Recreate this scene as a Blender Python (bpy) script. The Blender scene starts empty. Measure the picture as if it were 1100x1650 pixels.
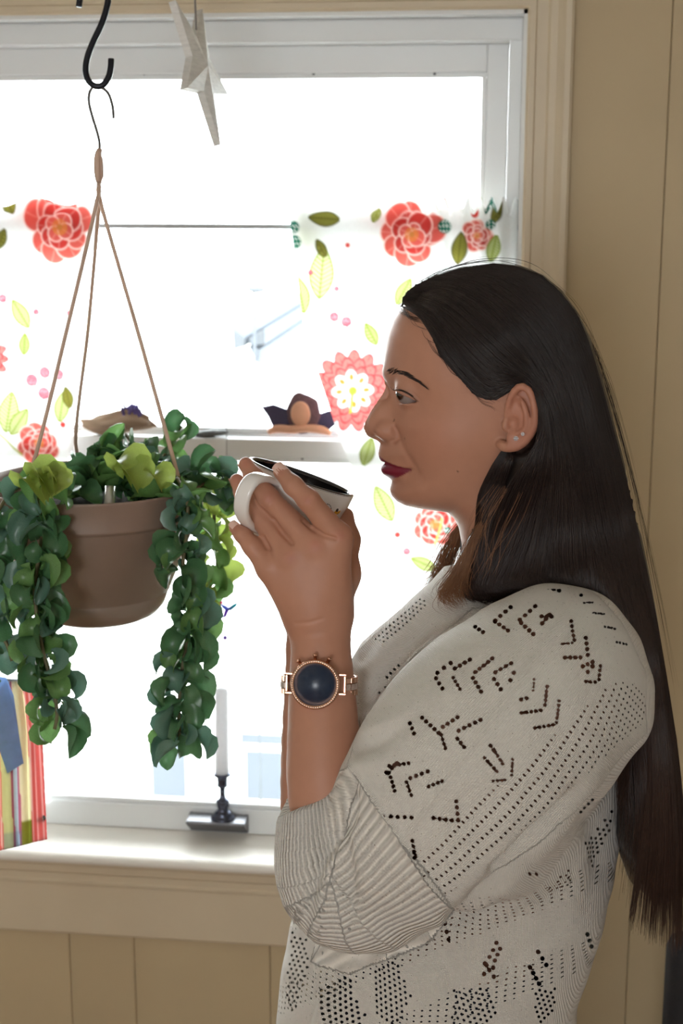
import bpy, bmesh, math, random
import numpy as np
from mathutils import Vector, Matrix, Quaternion

rnd = random.Random(7)
rng = np.random.default_rng(7)
scene = bpy.context.scene

# ------------------------------------------------------------------ camera
FPX, YAW, PITCH = 2400.0, math.radians(6.9), math.radians(12.9)
CAM = np.array([0.0, 0.0, 1.70])
cam_data = bpy.data.cameras.new('camera')
cam_data.sensor_fit = 'VERTICAL'
cam_data.sensor_height = 36.0
cam_data.lens = 36.0 * FPX / 1650.0
cam_data.clip_start = 0.05
cam_data.dof.use_dof = True
cam_data.dof.focus_distance = 1.42
cam_data.dof.aperture_fstop = 9.0
cam = bpy.data.objects.new('camera', cam_data)
cam.location = CAM
cam.rotation_euler = (math.pi / 2 - PITCH, 0, YAW)
scene.collection.objects.link(cam)
scene.camera = cam

# ------------------------------------------------------------------ sky and exposure
world = bpy.data.worlds.new('overcast_sky')
scene.world = world
world.use_nodes = True
wn = world.node_tree.nodes
wn['Background'].inputs[0].default_value = (0.93, 0.97, 1.0, 1)
wn['Background'].inputs[1].default_value = 16.0
scene.view_settings.view_transform = 'Standard'
scene.view_settings.look = 'None'
scene.view_settings.gamma = 1.0
scene.view_settings.exposure = 0.03
scene.cycles.max_bounces = 7
scene.cycles.diffuse_bounces = 4
scene.cycles.glossy_bounces = 3
scene.cycles.transparent_max_bounces = 12
scene.cycles.transmission_bounces = 5

def portal(name, loc, rot, sx, sy):
    l = bpy.data.lights.new(name, 'AREA')
    l.shape = 'RECTANGLE'; l.size = sx; l.size_y = sy
    l.cycles.is_portal = True
    o = bpy.data.objects.new(name, l)
    o.location = loc; o.rotation_euler = rot
    scene.collection.objects.link(o)
portal('window_daylight', (-0.877, 2.46, 1.25), (-math.pi / 2, 0, 0), 1.75, 1.37)
portal('back_fill_portal', (-0.4, -2.62, 1.6), (math.pi / 2, 0, 0), .9, 1.0)  # sky fill through the opening added behind the camera

# ------------------------------------------------------------------ camera model, for turning measurements into places
_fh = np.array([-math.sin(YAW), math.cos(YAW), 0.0])
_r = np.array([math.cos(YAW), math.sin(YAW), 0.0])
_z = np.array([0, 0, 1.0])
_fw = math.cos(PITCH) * _fh - math.sin(PITCH) * _z
_up = math.sin(PITCH) * _fh + math.cos(PITCH) * _z
def ray(x, y):
    return _fw + (x - 550) / FPX * _r - (y - 825) / FPX * _up
def at(x, y, Y):                     # the place on the plane y = Y
    d = ray(x, y); return CAM + d * (Y / d[1])
def dep(x, y, t):                    # the place at depth t
    return CAM + ray(x, y) * t
def proj(P):
    d = np.asarray(P) - CAM; dd = d @ _fw
    return np.stack([550 + FPX * (d @ _r) / dd, 825 - FPX * (d @ _up) / dd], -1)
DF = 1.41                            # horizontal distance of the figure's mid plane
FIG0 = CAM + DF * _fh; FIG0[2] = 0.0
def fig(x, y, w=0.0):                # (u right, v up, w towards the room) in the figure's own frame
    d = ray(x, y); t = (DF - w) / (d @ _fh); p = CAM + d * t - FIG0
    return np.array([p @ _r, p[2], w])
def fig2world(L):
    L = np.asarray(L, float)
    return FIG0 + L[..., 0:1] * _r + L[..., 1:2] * _z - L[..., 2:3] * _fh

# ------------------------------------------------------------------ object helpers
ORG = {}
def link(o): scene.collection.objects.link(o)
def thing(name, label, cat, loc, group=None):
    o = bpy.data.objects.new(name, None); o.location = loc; link(o)
    o.empty_display_size = 0.05
    o['label'] = label; o['category'] = cat
    if group: o['group'] = group
    ORG[o.name] = np.array(loc, float)
    return o
def tag(o, label=None, cat=None, group=None, kind=None):
    if label: o['label'] = label
    if cat: o['category'] = cat
    if group: o['group'] = group
    if kind: o['kind'] = kind
    return o
def obj(name, V, F, mat, parent=None, smooth=True, loc=None):
    """one mesh object; V in world coordinates"""
    V = np.asarray(V, float).reshape(-1, 3)
    org = ORG[parent.name] if parent is not None else (np.array(loc, float) if loc is not None else V.mean(0) * [1, 1, 0] + [0, 0, V[:, 2].min()])
    me = bpy.data.meshes.new(name)
    if isinstance(F, np.ndarray):
        n = F.shape[1]
        me.vertices.add(len(V)); me.vertices.foreach_set('co', (V - org).astype(np.float32).ravel())
        me.loops.add(F.size); me.loops.foreach_set('vertex_index', F.astype(np.int32).ravel())
        me.polygons.add(len(F)); me.polygons.foreach_set('loop_start', (np.arange(len(F)) * n).astype(np.int32))
        me.update(calc_edges=True); me.validate()
    else:
        me.from_pydata((V - org).tolist(), [], [list(f) for f in F]); me.update()
    me.shade_smooth() if smooth else me.shade_flat()
    if mat is not None: me.materials.append(mat)
    o = bpy.data.objects.new(name, me); link(o)
    if parent is not None:
        o.parent = parent
    else:
        o.location = org
    ORG[o.name] = org
    return o
def struct(name, V, F, mat, smooth=False):
    return tag(obj(name, V, F, mat, smooth=smooth), kind='structure')

def merge(*parts):
    V, F, n = [], [], 0
    for v, f in parts:
        v = np.asarray(v, float).reshape(-1, 3)
        V.append(v); F += [[i + n for i in q] for q in f]; n += len(v)
    return np.concatenate(V), F
def box(lo, hi, bev=0.0):
    lo, hi = np.array(lo, float), np.array(hi, float)
    if bev <= 0:
        V = [(x, y, z) for x in (lo[0], hi[0]) for y in (lo[1], hi[1]) for z in (lo[2], hi[2])]
        return np.array(V), [(0, 1, 3, 2), (4, 6, 7, 5), (0, 4, 5, 1), (2, 3, 7, 6), (0, 2, 6, 4), (1, 5, 7, 3)]
    bm = bmesh.new(); bmesh.ops.create_cube(bm, size=1.0)
    for v in bm.verts: v.co = Vector(((lo + hi) / 2 + np.array(v.co) * (hi - lo)).tolist())
    bmesh.ops.bevel(bm, geom=list(bm.edges), offset=bev, segments=2, affect='EDGES', profile=0.5)
    bm.verts.index_update()
    out = np.array([v.co[:] for v in bm.verts]), [[v.index for v in f.verts] for f in bm.faces]
    bm.free(); return out
def tube(pts, rad, n=8, cap=True, up=None, flat=1.0):
    P = np.asarray(pts, float); m = len(P)
    R = np.full(m, rad) if np.isscalar(rad) else np.asarray(rad, float)
    T = np.gradient(P, axis=0); T /= np.linalg.norm(T, axis=1)[:, None] + 1e-12
    a = np.array(up if up is not None else ((0, 0, 1) if abs(T[0][2]) < .9 else (1, 0, 0)), float)
    V = []
    N = None
    for i in range(m):
        N = a - T[i] * (a @ T[i]) if N is None or up is not None else N - T[i] * (N @ T[i])
        N /= np.linalg.norm(N) + 1e-12
        B = np.cross(T[i], N)
        for k in range(n):
            t = 2 * math.pi * k / n
            V.append(P[i] + R[i] * (math.cos(t) * N * flat + math.sin(t) * B))
    F = [(i * n + k, i * n + (k + 1) % n, (i + 1) * n + (k + 1) % n, (i + 1) * n + k) for i in range(m - 1) for k in range(n)]
    if cap: F += [tuple(range(n))[::-1], tuple((m - 1) * n + k for k in range(n))]
    return np.array(V), F
def spline(pts, n):
    """Catmull-Rom through the points"""
    P = np.asarray(pts, float); m = len(P)
    Q = np.concatenate([[2 * P[0] - P[1]], P, [2 * P[-1] - P[-2]]])
    d = np.r_[0, np.cumsum(np.linalg.norm(np.diff(P[:, :min(3, P.shape[1])], axis=0), axis=1))]
    s = np.interp(np.linspace(0, d[-1], n), d, np.arange(m))
    i = np.minimum(s.astype(int), m - 2); t = (s - i)[:, None]
    a, b, c, e = Q[i], Q[i + 1], Q[i + 2], Q[i + 3]
    return .5 * (2 * b + (c - a) * t + (2 * a - 5 * b + 4 * c - e) * t ** 2 + (3 * b - a - 3 * c + e) * t ** 3)
def lathe(prof, n=32, origin=(0, 0, 0), axis=None):
    """profile of (r, h); closed where r = 0"""
    V, F = [], []
    for r, h in prof:
        for k in range(n):
            t = 2 * math.pi * k / n
            V.append((r * math.cos(t), r * math.sin(t), h))
    m = len(prof)
    F = [(i * n + k, i * n + (k + 1) % n, (i + 1) * n + (k + 1) % n, (i + 1) * n + k) for i in range(m - 1) for k in range(n)]
    V = np.array(V)
    if axis is not None:
        q = Vector((0, 0, 1)).rotation_difference(Vector(axis)).to_matrix()
        V = V @ np.array(q).T
    return V + np.array(origin), F
def ball(c, r, n=12, m=8, scale=(1, 1, 1), rot=None):
    V, F = [], []
    for i in range(m + 1):
        a = math.pi * i / m
        for k in range(n):
            b = 2 * math.pi * k / n
            V.append((math.sin(a) * math.cos(b), math.sin(a) * math.sin(b), math.cos(a)))
    V = np.array(V) * r * np.array(scale)
    if rot is not None: V = V @ np.array(rot).T
    F = [(i * n + k, (i + 1) * n + k, (i + 1) * n + (k + 1) % n, i * n + (k + 1) % n) for i in range(m) for k in range(n)]
    return V + np.array(c), F
def prism(poly, y0, y1):
    """polygon in (x, z) given thickness along y"""
    n = len(poly)
    V = [(x, y0, z) for x, z in poly] + [(x, y1, z) for x, z in poly]
    F = [tuple(range(n)), tuple(range(2 * n - 1, n - 1, -1))] + [(i, n + i, n + (i + 1) % n, (i + 1) % n) for i in range(n)]
    return np.array(V), F

# ------------------------------------------------------------------ materials
def lin(r, g, b):
    f = lambda c: (c / 255 / 12.92) if c / 255 <= .04045 else ((c / 255 + .055) / 1.055) ** 2.4
    return (f(r), f(g), f(b))
def mat(name, col, rough=.5, metal=0.0, var=0.0, vscale=20.0, bump=0.0, bscale=200.0, spec=.5, trans=0.0, sss=0.0, coat=0.0, attr=None, stretch=(1, 1, 1)):
    m = bpy.data.materials.new(name); m.use_nodes = True
    nt = m.node_tree; N, L = nt.nodes, nt.links
    b = N['Principled BSDF']
    b.inputs['Base Color'].default_value = (*col, 1)
    b.inputs['Roughness'].default_value = rough
    b.inputs['Metallic'].default_value = metal
    b.inputs['Specular IOR Level'].default_value = spec
    b.inputs['Coat Weight'].default_value = coat
    if sss:
        b.inputs['Subsurface Weight'].default_value = sss
        b.inputs['Subsurface Radius'].default_value = (.012, .004, .002)
        b.inputs['Subsurface Scale'].default_value = 1.0
    co = N.new('ShaderNodeTexCoord'); mp = N.new('ShaderNodeMapping')
    mp.inputs['Scale'].default_value = stretch
    L.new(co.outputs['Object'], mp.inputs['Vector'])
    src = None
    if attr:
        a = N.new('ShaderNodeAttribute'); a.attribute_name = attr; src = a.outputs['Color']
    if var:
        n = N.new('ShaderNodeTexNoise'); n.inputs['Scale'].default_value = vscale; n.inputs['Detail'].default_value = 5
        L.new(mp.outputs['Vector'], n.inputs['Vector'])
        h = N.new('ShaderNodeHueSaturation')
        mr = N.new('ShaderNodeMapRange')
        mr.inputs['From Min'].default_value = .25; mr.inputs['From Max'].default_value = .75
        mr.inputs['To Min'].default_value = 1 - var; mr.inputs['To Max'].default_value = 1 + var
        L.new(n.outputs['Fac'], mr.inputs['Value']); L.new(mr.outputs['Result'], h.inputs['Value'])
        if src: L.new(src, h.inputs['Color'])
        else: h.inputs['Color'].default_value = (*col, 1)
        src = h.outputs['Color']
    if src: L.new(src, b.inputs['Base Color'])
    if bump:
        n = N.new('ShaderNodeTexNoise'); n.inputs['Scale'].default_value = bscale; n.inputs['Detail'].default_value = 4
        L.new(mp.outputs['Vector'], n.inputs['Vector'])
        bp = N.new('ShaderNodeBump'); bp.inputs['Strength'].default_value = bump; bp.inputs['Distance'].default_value = .002
        L.new(n.outputs['Fac'], bp.inputs['Height']); L.new(bp.outputs['Normal'], b.inputs['Normal'])
    if trans:
        t = N.new('ShaderNodeBsdfTranslucent'); mx = N.new('ShaderNodeMixShader'); mx.inputs[0].default_value = trans
        if src: L.new(src, t.inputs['Color'])
        else: t.inputs['Color'].default_value = (*col, 1)
        L.new(b.outputs[0], mx.inputs[1]); L.new(t.outputs[0], mx.inputs[2])
        L.new(mx.outputs[0], N['Material Output'].inputs['Surface'])
    return m
# ================================================================== the room
M_WALL = mat('tan_wall_paint', lin(196, 176, 140), .55, var=.03, vscale=6, bump=.06, bscale=60)
M_TRIM = mat('cream_trim_paint', lin(212, 196, 168), .42, var=.02, vscale=9, bump=.04, bscale=40)
M_WHITE = mat('white_vinyl', lin(232, 234, 234), .4, var=.015, vscale=14)
M_CEIL = mat('ceiling_paint', lin(225, 220, 210), .8, var=.02, vscale=4)
M_FLOOR = mat('wood_floor', lin(150, 112, 76), .45, var=.12, vscale=4, stretch=(1, 9, 1))
M_PALE = mat('pale_wall_paint', lin(214, 208, 198), .7, var=.02, vscale=5)
M_DARKGAP = mat('joint_filler', lin(176, 156, 122), .8, var=.05)

WY = 2.32                                   # inner face of the window wall
OX0, OX1, OZ0, OZ1 = -1.75, -.004, .545, 1.932   # window opening, widened past view on the left to light the face
RX0, RX1, RY0, RZ1 = -2.3, 1.5, -2.6, 2.45
struct('floor', *box((RX0 - .1, RY0 - .1, -.05), (RX1 + .1, WY + .16, 0)), M_FLOOR)
struct('ceiling', *box((RX0 - .1, RY0 - .1, RZ1), (RX1 + .1, WY + .16, RZ1 + .05)), M_CEIL)
struct('wall_left', *box((RX0 - .1, RY0, 0), (RX0, WY + .16, RZ1)), M_PALE)
struct('wall_right', *box((RX1, RY0, 0), (RX1 + .1, WY + .16, RZ1)), M_PALE)
bw = merge(box((RX0, RY0 - .1, 0), (-.85, RY0, RZ1)), box((.05, RY0 - .1, 0), (RX1, RY0, RZ1)),
           box((-.85, RY0 - .1, 0), (.05, RY0, 1.1)), box((-.85, RY0 - .1, 2.1), (.05, RY0, RZ1)))  # unseen opening added in the back wall to let in fill light
struct('wall_back', *bw, M_PALE)
# window wall: framing behind the boards, then each board of the panelling
back = merge(box((RX0, WY + .014, 0), (OX0 - .0, WY + .16, RZ1)), box((OX1, WY + .014, 0), (RX1, WY + .16, RZ1)),
             box((OX0, WY + .014, 0), (OX1, WY + .16, OZ0)), box((OX0, WY + .014, OZ1), (OX1, WY + .16, RZ1)))
wall = struct('wall_window', *back, M_DARKGAP)
ORG['wall_window'] = np.array(wall.location)
grooves = [-2.3, -2.05, -1.9, -1.68, -1.44, -1.32, -1.09, -.97, -.765, -.648, -.406, -.25, -.12, .055, .2055, .40, .60, .70, .93, 1.15, 1.27, 1.5]
G = .0004
for a, b in zip(grooves[:-1], grooves[1:]):
    segs = []
    lo, hi = a + G, b - G
    if hi <= OX0 or lo >= OX1: segs = [(lo, hi, 0, RZ1)]
    else:
        if lo < OX0: segs.append((lo, OX0, 0, RZ1)); lo2 = OX0
        else: lo2 = lo
        hi2 = OX1 if hi > OX1 else hi
        if hi > OX1: segs.append((OX1, hi, 0, RZ1))
        segs += [(lo2, hi2, 0, OZ0), (lo2, hi2, OZ1, RZ1)]
    for x0, x1, z0, z1 in segs:
        obj('panel_board', *box((x0, WY, z0), (x1, WY + .014, z1), .0016), M_WALL, wall, smooth=False)

# moulded casing: a stepped profile swept round the opening
prof = [(0, 0), (0, .012), (.004, .015), (.012, .015), (.014, .011), (.030, .011), (.034, .0135), (.044, .0145), (.050, .017), (.056, .0205), (.064, .0205), (.068, .017), (.068, 0)]
def casing_side(x_in, sgn, z0, z1, mitre):
    V, n = [], len(prof)
    for zz, top in ((z0, 0), (z1, 1)):
        for d, h in prof:
            V.append((x_in + sgn * d, WY - h, zz + (d if top and mitre else 0)))
    F = [(i, i + 1, n + i + 1, n + i) for i in range(n - 1)] + [tuple(range(n)), tuple(range(2 * n - 1, n - 1, -1))]
    return np.array(V), F
struct('trim_1', *casing_side(OX1, 1, .575, OZ1, True), M_TRIM)
struct('trim_2', *casing_side(OX0, -1, .575, OZ1, True), M_TRIM)
V, n = [], len(prof)
for sx, xx in ((-1, OX0), (1, OX1)):
    for d, h in prof: V.append((xx + sx * d, WY - h, OZ1 + d))
struct('trim_3', np.array(V), [(i, i + 1, n + i + 1, n + i) for i in range(n - 1)] + [tuple(range(n)), tuple(range(2 * n - 1, n - 1, -1))], M_TRIM)
# stool (inner sill) with a rounded nose, bed moulding and apron
def extrude_x(pts, x0, x1):
    n = len(pts)
    V = [(x0, y, z) for y, z in pts] + [(x1, y, z) for y, z in pts]
    return np.array(V), [(i, (i + 1) % n, n + (i + 1) % n, n + i) for i in range(n)] + [tuple(range(n))[::-1], tuple(range(n, 2 * n))]
nose = [(WY + .14, .547), (WY - .044, .547)] + [(WY - .044 - .012 * math.sin(t), .556 - .009 * math.cos(t) if t < 1.57 else .556 - .010 * math.cos(t)) for t in np.linspace(.2, 2.9, 8)] + [(WY - .046, .566), (WY + .14, .566)]
M_STOOL = mat('daylit_sill_paint', lin(236, 230, 220), .4, var=.015, vscale=8)  # trim paint lightened in colour to stand in for daylight on the sill
stool = struct('trim_4', *extrude_x(nose, OX0 - .10, OX1 + .09), M_STOOL)
bed = [(WY, .547), (WY - .034, .547), (WY - .033, .537), (WY - .028, .533), (WY - .027, .520), (WY - .022, .515), (WY - .0215, .503), (WY - .024, .500), (WY - .023, .495), (WY - .019, .492), (WY - .019, .402), (WY - .016, .398), (WY, .398)]
struct('trim_5', *extrude_x(bed, OX0 - .08, OX1 + .07), M_TRIM)

# ------------------------------------------------------------------ the window
M_GLASS = bpy.data.materials.new('window_glass'); M_GLASS.use_nodes = True
nt = M_GLASS.node_tree
for nd in list(nt.nodes):
    if nd.type == 'BSDF_PRINCIPLED': nt.nodes.remove(nd)
tr = nt.nodes.new('ShaderNodeBsdfTransparent'); tr.inputs[0].default_value = (.96, .98, .98, 1)
gl = nt.nodes.new('ShaderNodeBsdfGlossy'); gl.inputs['Roughness'].default_value = .02
mx = nt.nodes.new('ShaderNodeMixShader'); fr = nt.nodes.new('ShaderNodeFresnel'); fr.inputs[0].default_value = 1.35
nt.links.new(fr.outputs[0], mx.inputs[0]); nt.links.new(tr.outputs[0], mx.inputs[1]); nt.links.new(gl.outputs[0], mx.inputs[2])
nt.links.new(mx.outputs[0], nt.nodes['Material Output'].inputs['Surface'])

win = bpy.data.objects.new('window_1', None); link(win); win.location = ((OX0 + OX1) / 2, WY + .09, .566); win['kind'] = 'structure'
win['label'] = 'white double-hung window with moulded tan casing'
ORG[win.name] = np.array(win.location)
jx0, jx1 = OX0, OX1
# jambs and head: white liners with a blind stop
obj('jamb', *merge(box((OX1 - .006, WY - .002, .566), (OX1 + .003, WY + .14, OZ1 + .003)), box((OX1 - .026, WY + .05, .566), (OX1 - .006, WY + .14, OZ1 - .006), .002)), M_WHITE, win, smooth=False)
obj('jamb', *merge(box((OX0, WY - .002, .566), (OX0 + .006, WY + .14, OZ1)), box((OX0 + .006, WY + .05, .566), (OX0 + .026, WY + .14, OZ1 - .006), .002)), M_WHITE, win, smooth=False)
obj('head_jamb', *merge(box((OX0, WY - .002, OZ1 - .006), (OX1 + .003, WY + .14, OZ1 + .003)), box((OX0 + .006, WY + .045, OZ1 - .040), (OX1 - .006, WY + .14, OZ1 - .006), .003)), M_WHITE, win, smooth=False)
def sash(x0, x1, z0, z1, y0, y1, stile, top, bot):
    return [box((x0, y0, z0), (x0 + stile, y1, z1), .002), box((x1 - stile, y0, z0), (x1, y1, z1), .002),
            box((x0 + stile, y0, z1 - top), (x1 - stile, y1, z1), .002), box((x0 + stile, y0, z0), (x1 - stile, y1, z0 + bot), .002)]
SX0, SX1 = OX0 + .027, OX1 - .027
def bead(x0, x1, z0, z1, y0, y1, w):
    P = []
    for (a, b, c, d) in ((x0, z0, x1, z0 + w), (x0, z1 - w, x1, z1), (x0, z0 + w, x0 + w, z1 - w), (x1 - w, z0 + w, x1, z1 - w)):
        P.append(box((a, y0, b), (c, y1, d), .0015))
    return merge(*P)
us = obj('upper_sash', *merge(*sash(SX0, SX1, 1.242, 1.892, WY + .098, WY + .128, .034, .042, .030)), M_WHITE, win, smooth=False)
obj('glazing_bead', *bead(SX0 + .034, SX1 - .034, 1.272, 1.85, WY + .104, WY + .118, .008), M_WHITE, us, smooth=False)
obj('pane', *box((SX0 + .036, WY + .112, 1.27), (SX1 - .036, WY + .115, 1.85)), M_GLASS, us, smooth=False)
ls = obj('lower_sash', *merge(*sash(SX0, SX1, .567, 1.269, WY + .062, WY + .095, .034, .030, .046)), M_WHITE, win, smooth=False)
obj('glazing_bead', *bead(SX0 + .034, SX1 - .034, .613, 1.239, WY + .066, WY + .082, .008), M_WHITE, ls, smooth=False)
obj('pane', *box((SX0 + .036, WY + .076, .613), (SX1 - .036, WY + .079, 1.239)), M_GLASS, ls, smooth=False)
M_SCREW = mat('screw', lin(120, 122, 125), .3, 1.0, var=.05)
for sx in (232, 505, 700):
    p = at(sx, 119, WY + .1035); v, f = lathe([(0, .0012), (.0022, .0008), (.0024, 0)], 8, p, (0, -1, 0)); obj('screw', v, f, M_SCREW, us)
for sx, sy in ((222, 1280), (487, 739)):
    p = at(sx, sy, WY + .0655); v, f = lathe([(0, .0012), (.0022, .0008), (.0024, 0)], 8, p, (0, -1, 0)); obj('screw', v, f, M_SCREW, ls)
# finger lift on the bottom rail: dark plate with a hollow front and flat shelf on top
M_LIFT = mat('dark_pewter', lin(128, 128, 132), .4, .7, var=.08, vscale=60)
a, b = at(303, 1300, WY + .045)[0], at(397, 1300, WY + .045)[0]
y1 = WY + .061; zt, zb = .604, .571
P = [box((a, y1 - .006, zb), (b, y1, zt), .002), box((a, y1 - .040, zt - .006), (b, y1, zt), .0025)]
for xa, xb in ((a, a + .005), (b - .005, b)):
    v, f = prism([(0, 0)] * 3, 0, 1)
    P.append((np.array([(x, y, z) for x in (xa, xb) for y, z in ((y1, zb), (y1, zt), (y1 - .038, zt - .002), (y1 - .032, zt - .010))]),
              [(0, 1, 2, 3), (7, 6, 5, 4), (0, 4, 5, 1), (1, 5, 6, 2), (2, 6, 7, 3), (3, 7, 4, 0)]))
P.append((np.array([(x, y, z) for x in (a + .004, b - .004) for y, z in ((y1 - .004, zb + .003), (y1 - .036, zt - .005), (y1 - .034, zt - .007), (y1 - .004, zb))]),
          [(0, 1, 2, 3), (7, 6, 5, 4), (0, 4, 5, 1), (1, 5, 6, 2), (2, 6, 7, 3), (3, 7, 4, 0)]))
obj('sash_lift', *merge(*P), M_LIFT, ls, smooth=False)['label'] = 'dark metal finger lift on the bottom rail'

# ------------------------------------------------------------------ outside: lawn and a pale neighbouring house, washed out by the bright day
M_LAWN = mat('pale_lawn', lin(196, 200, 186), .9, var=.1, vscale=2)
M_SIDING = mat('white_siding', lin(225, 226, 228), .7, var=.03, vscale=3)
M_FARGLASS = mat('far_window_glass', lin(88, 93, 102), .9, spec=0.0, var=.1, vscale=2)
struct('ground_outside', *box((-14, WY + .3, -.75), (12, 26, -.7)), M_LAWN)
# ================================================================== end of setting
# ================================================================== implicit modelling tools (local u, v, w in metres)
class Field:
    def __init__(s, lo, hi, h):
        s.lo = np.array(lo, np.float32); s.h = h
        s.n = np.ceil((np.array(hi) - s.lo) / h).astype(int) + 1
        s.ax = [s.lo[i] + h * np.arange(s.n[i], dtype=np.float32) for i in range(3)]
        s.F = np.full(s.n, .05, np.float32)
    def sl(s, lo, hi):
        a = np.clip(np.floor((np.array(lo) - s.lo) / s.h).astype(int), 0, s.n)
        b = np.clip(np.ceil((np.array(hi) - s.lo) / s.h).astype(int) + 1, 0, s.n)
        return tuple(slice(x, y) for x, y in zip(a, b))
    def grid(s, S):
        return s.ax[0][S[0]][:, None, None], s.ax[1][S[1]][None, :, None], s.ax[2][S[2]][None, None, :]
    def put(s, S, d, k, op):
        if d.size == 0: return
        A = s.F[S]
        if op == 'add':
            if k > 0:
                h = np.clip(.5 + .5 * (A - d) / k, 0, 1); s.F[S] = A * (1 - h) + d * h - k * h * (1 - h)
            else: s.F[S] = np.minimum(A, d)
        elif op == 'sub':
            d = -d
            if k > 0:
                h = np.clip(.5 - .5 * (A - d) / k, 0, 1); s.F[S] = A * (1 - h) + d * h + k * h * (1 - h)
            else: s.F[S] = np.maximum(A, d)
        elif op == 'and':
            s.F[S] = np.maximum(A, d)
    def cone(s, a, b, ra, rb, k=.004, op='add', sq=None):
        """tapered capsule; sq = (axis, factor) flattens it along that axis"""
        a, b = np.array(a, np.float32), np.array(b, np.float32)
        m = max(ra, rb) + k + 3 * s.h
        if sq is not None: m += max(ra, rb) * .6
        S = s.sl(np.minimum(a, b) - m, np.maximum(a, b) + m)
        X, Y, Z = s.grid(S)
        d = b - a; L2 = float(d @ d) + 1e-12
        px, py, pz = X - a[0], Y - a[1], Z - a[2]
        t = np.clip((px * d[0] + py * d[1] + pz * d[2]) / L2, 0, 1)
        qx, qy, qz = px - t * d[0], py - t * d[1], pz - t * d[2]
        if sq is not None:
            n = np.array(sq[0], np.float32); n /= np.linalg.norm(n)
            c = qx * n[0] + qy * n[1] + qz * n[2]; e = (1 / sq[1] ** 2 - 1)
            D = np.sqrt(qx * qx + qy * qy + qz * qz + c * c * e)
        else: D = np.sqrt(qx * qx + qy * qy + qz * qz)
        s.put(S, D - (ra + (rb - ra) * t), k, op)
    def chain(s, P, R, k=.004, op='add', sq=None):
        for i in range(len(P) - 1): s.cone(P[i], P[i + 1], R[i], R[i + 1], k if i else k, op, sq)
    def ell(s, c, r, k=.004, op='add', rot=None):
        c = np.array(c, np.float32); r = np.array(r, np.float32); m = r.max() + k + 3 * s.h
        S = s.sl(c - m, c + m); X, Y, Z = s.grid(S)
        x, y, z = X - c[0], Y - c[1], Z - c[2]
        if rot is not None:
            Rm = np.array(rot, np.float32)
            x, y, z = (x * Rm[0, i] + y * Rm[1, i] + z * Rm[2, i] for i in range(3))
        q = np.sqrt((x / r[0]) ** 2 + (y / r[1]) ** 2 + (z / r[2]) ** 2)
        g = np.sqrt((x / r[0] ** 2) ** 2 + (y / r[1] ** 2) ** 2 + (z / r[2] ** 2) ** 2) + 1e-6
        s.put(S, q * (q - 1) / g, k, op)
    def relief(s, W2, k=0.0, op='add', w0=0.0):
        """solid |w - w0| < sqrt(W2(u, v))"""
        gu, gv = np.gradient(W2, s.h)
        Z = s.ax[2][None, None, :] - np.float32(w0)
        G = (gu ** 2 + gv ** 2).astype(np.float32)[:, :, None]
        d = (Z * Z - W2.astype(np.float32)[:, :, None]) / np.sqrt(4 * Z * Z + G + 1e-5)
        s.put((slice(None),) * 3, d, k, op)
    def mesh(s):
        F = s.F; h = s.h
        F[0] = F[-1] = .05; F[:, 0] = F[:, -1] = .05; F[:, :, 0] = F[:, :, -1] = .05
        I = F < 0
        c = I[:-1, :-1, :-1].astype(np.int8)
        cnt = np.zeros_like(c)
        for a in (0, 1):
            for b in (0, 1):
                for d in (0, 1):
                    cnt += I[a:I.shape[0] - 1 + a, b:I.shape[1] - 1 + b, d:I.shape[2] - 1 + d]
        act = np.argwhere((cnt > 0) & (cnt < 8))
        idx = np.full(cnt.shape, -1, np.int32); idx[tuple(act.T)] = np.arange(len(act))
        off = np.array([(a, b, d) for a in (0, 1) for b in (0, 1) for d in (0, 1)])
        vals = np.stack([F[tuple((act + o).T)] for o in off], 1)
        acc = np.zeros((len(act), 3)); num = np.zeros(len(act))
        for i in range(8):
            for j in range(i + 1, 8):
                if np.abs(off[i] - off[j]).sum() != 1: continue
                a, b = vals[:, i], vals[:, j]; m = (a < 0) != (b < 0)
                t = np.where(m, a / np.where(m, a - b, 1), 0)
                acc += m[:, None] * (off[i] + t[:, None] * (off[j] - off[i])); num += m
        V = (act + acc / num[:, None]) * h + s.lo
        Q = []
        for ax in range(3):
            o1, o2 = (ax + 1) % 3, (ax + 2) % 3
            S0 = [slice(None)] * 3; S1 = [slice(None)] * 3
            S0[ax] = slice(0, -1); S1[ax] = slice(1, None)
            A, B = I[tuple(S0)], I[tuple(S1)]
            e = np.argwhere(A != B)
            e = e[(e[:, o1] > 0) & (e[:, o2] > 0) & (e[:, o1] < s.n[o1] - 1) & (e[:, o2] < s.n[o2] - 1)]
            inside = A[tuple(e.T)]
            d1 = np.zeros(3, int); d1[o1] = 1; d2 = np.zeros(3, int); d2[o2] = 1
            q = np.stack([idx[tuple((e - d1 - d2).T)], idx[tuple((e - d2).T)], idx[tuple(e.T)], idx[tuple((e - d1).T)]], 1)
            q[~inside] = q[~inside][:, ::-1]
            Q.append(q)
        Q = np.concatenate(Q); Q = Q[(Q >= 0).all(1)]
        return V, Q
def relax(V, Q, n=2, lam=.5):
    """a little smoothing, keeps the volume"""
    E = np.concatenate([Q[:, [0, 1]], Q[:, [1, 2]], Q[:, [2, 3]], Q[:, [3, 0]]])
    deg = np.bincount(E.ravel(), minlength=len(V))[:, None] + 1e-9
    for it in range(n):
        for l in (lam, -lam * 1.02):
            A = np.stack([np.bincount(E[:, 0], V[E[:, 1], i], len(V)) + np.bincount(E[:, 1], V[E[:, 0], i], len(V)) for i in range(3)], 1) / deg
            V = V + l * (A - V)
    return V
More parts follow.
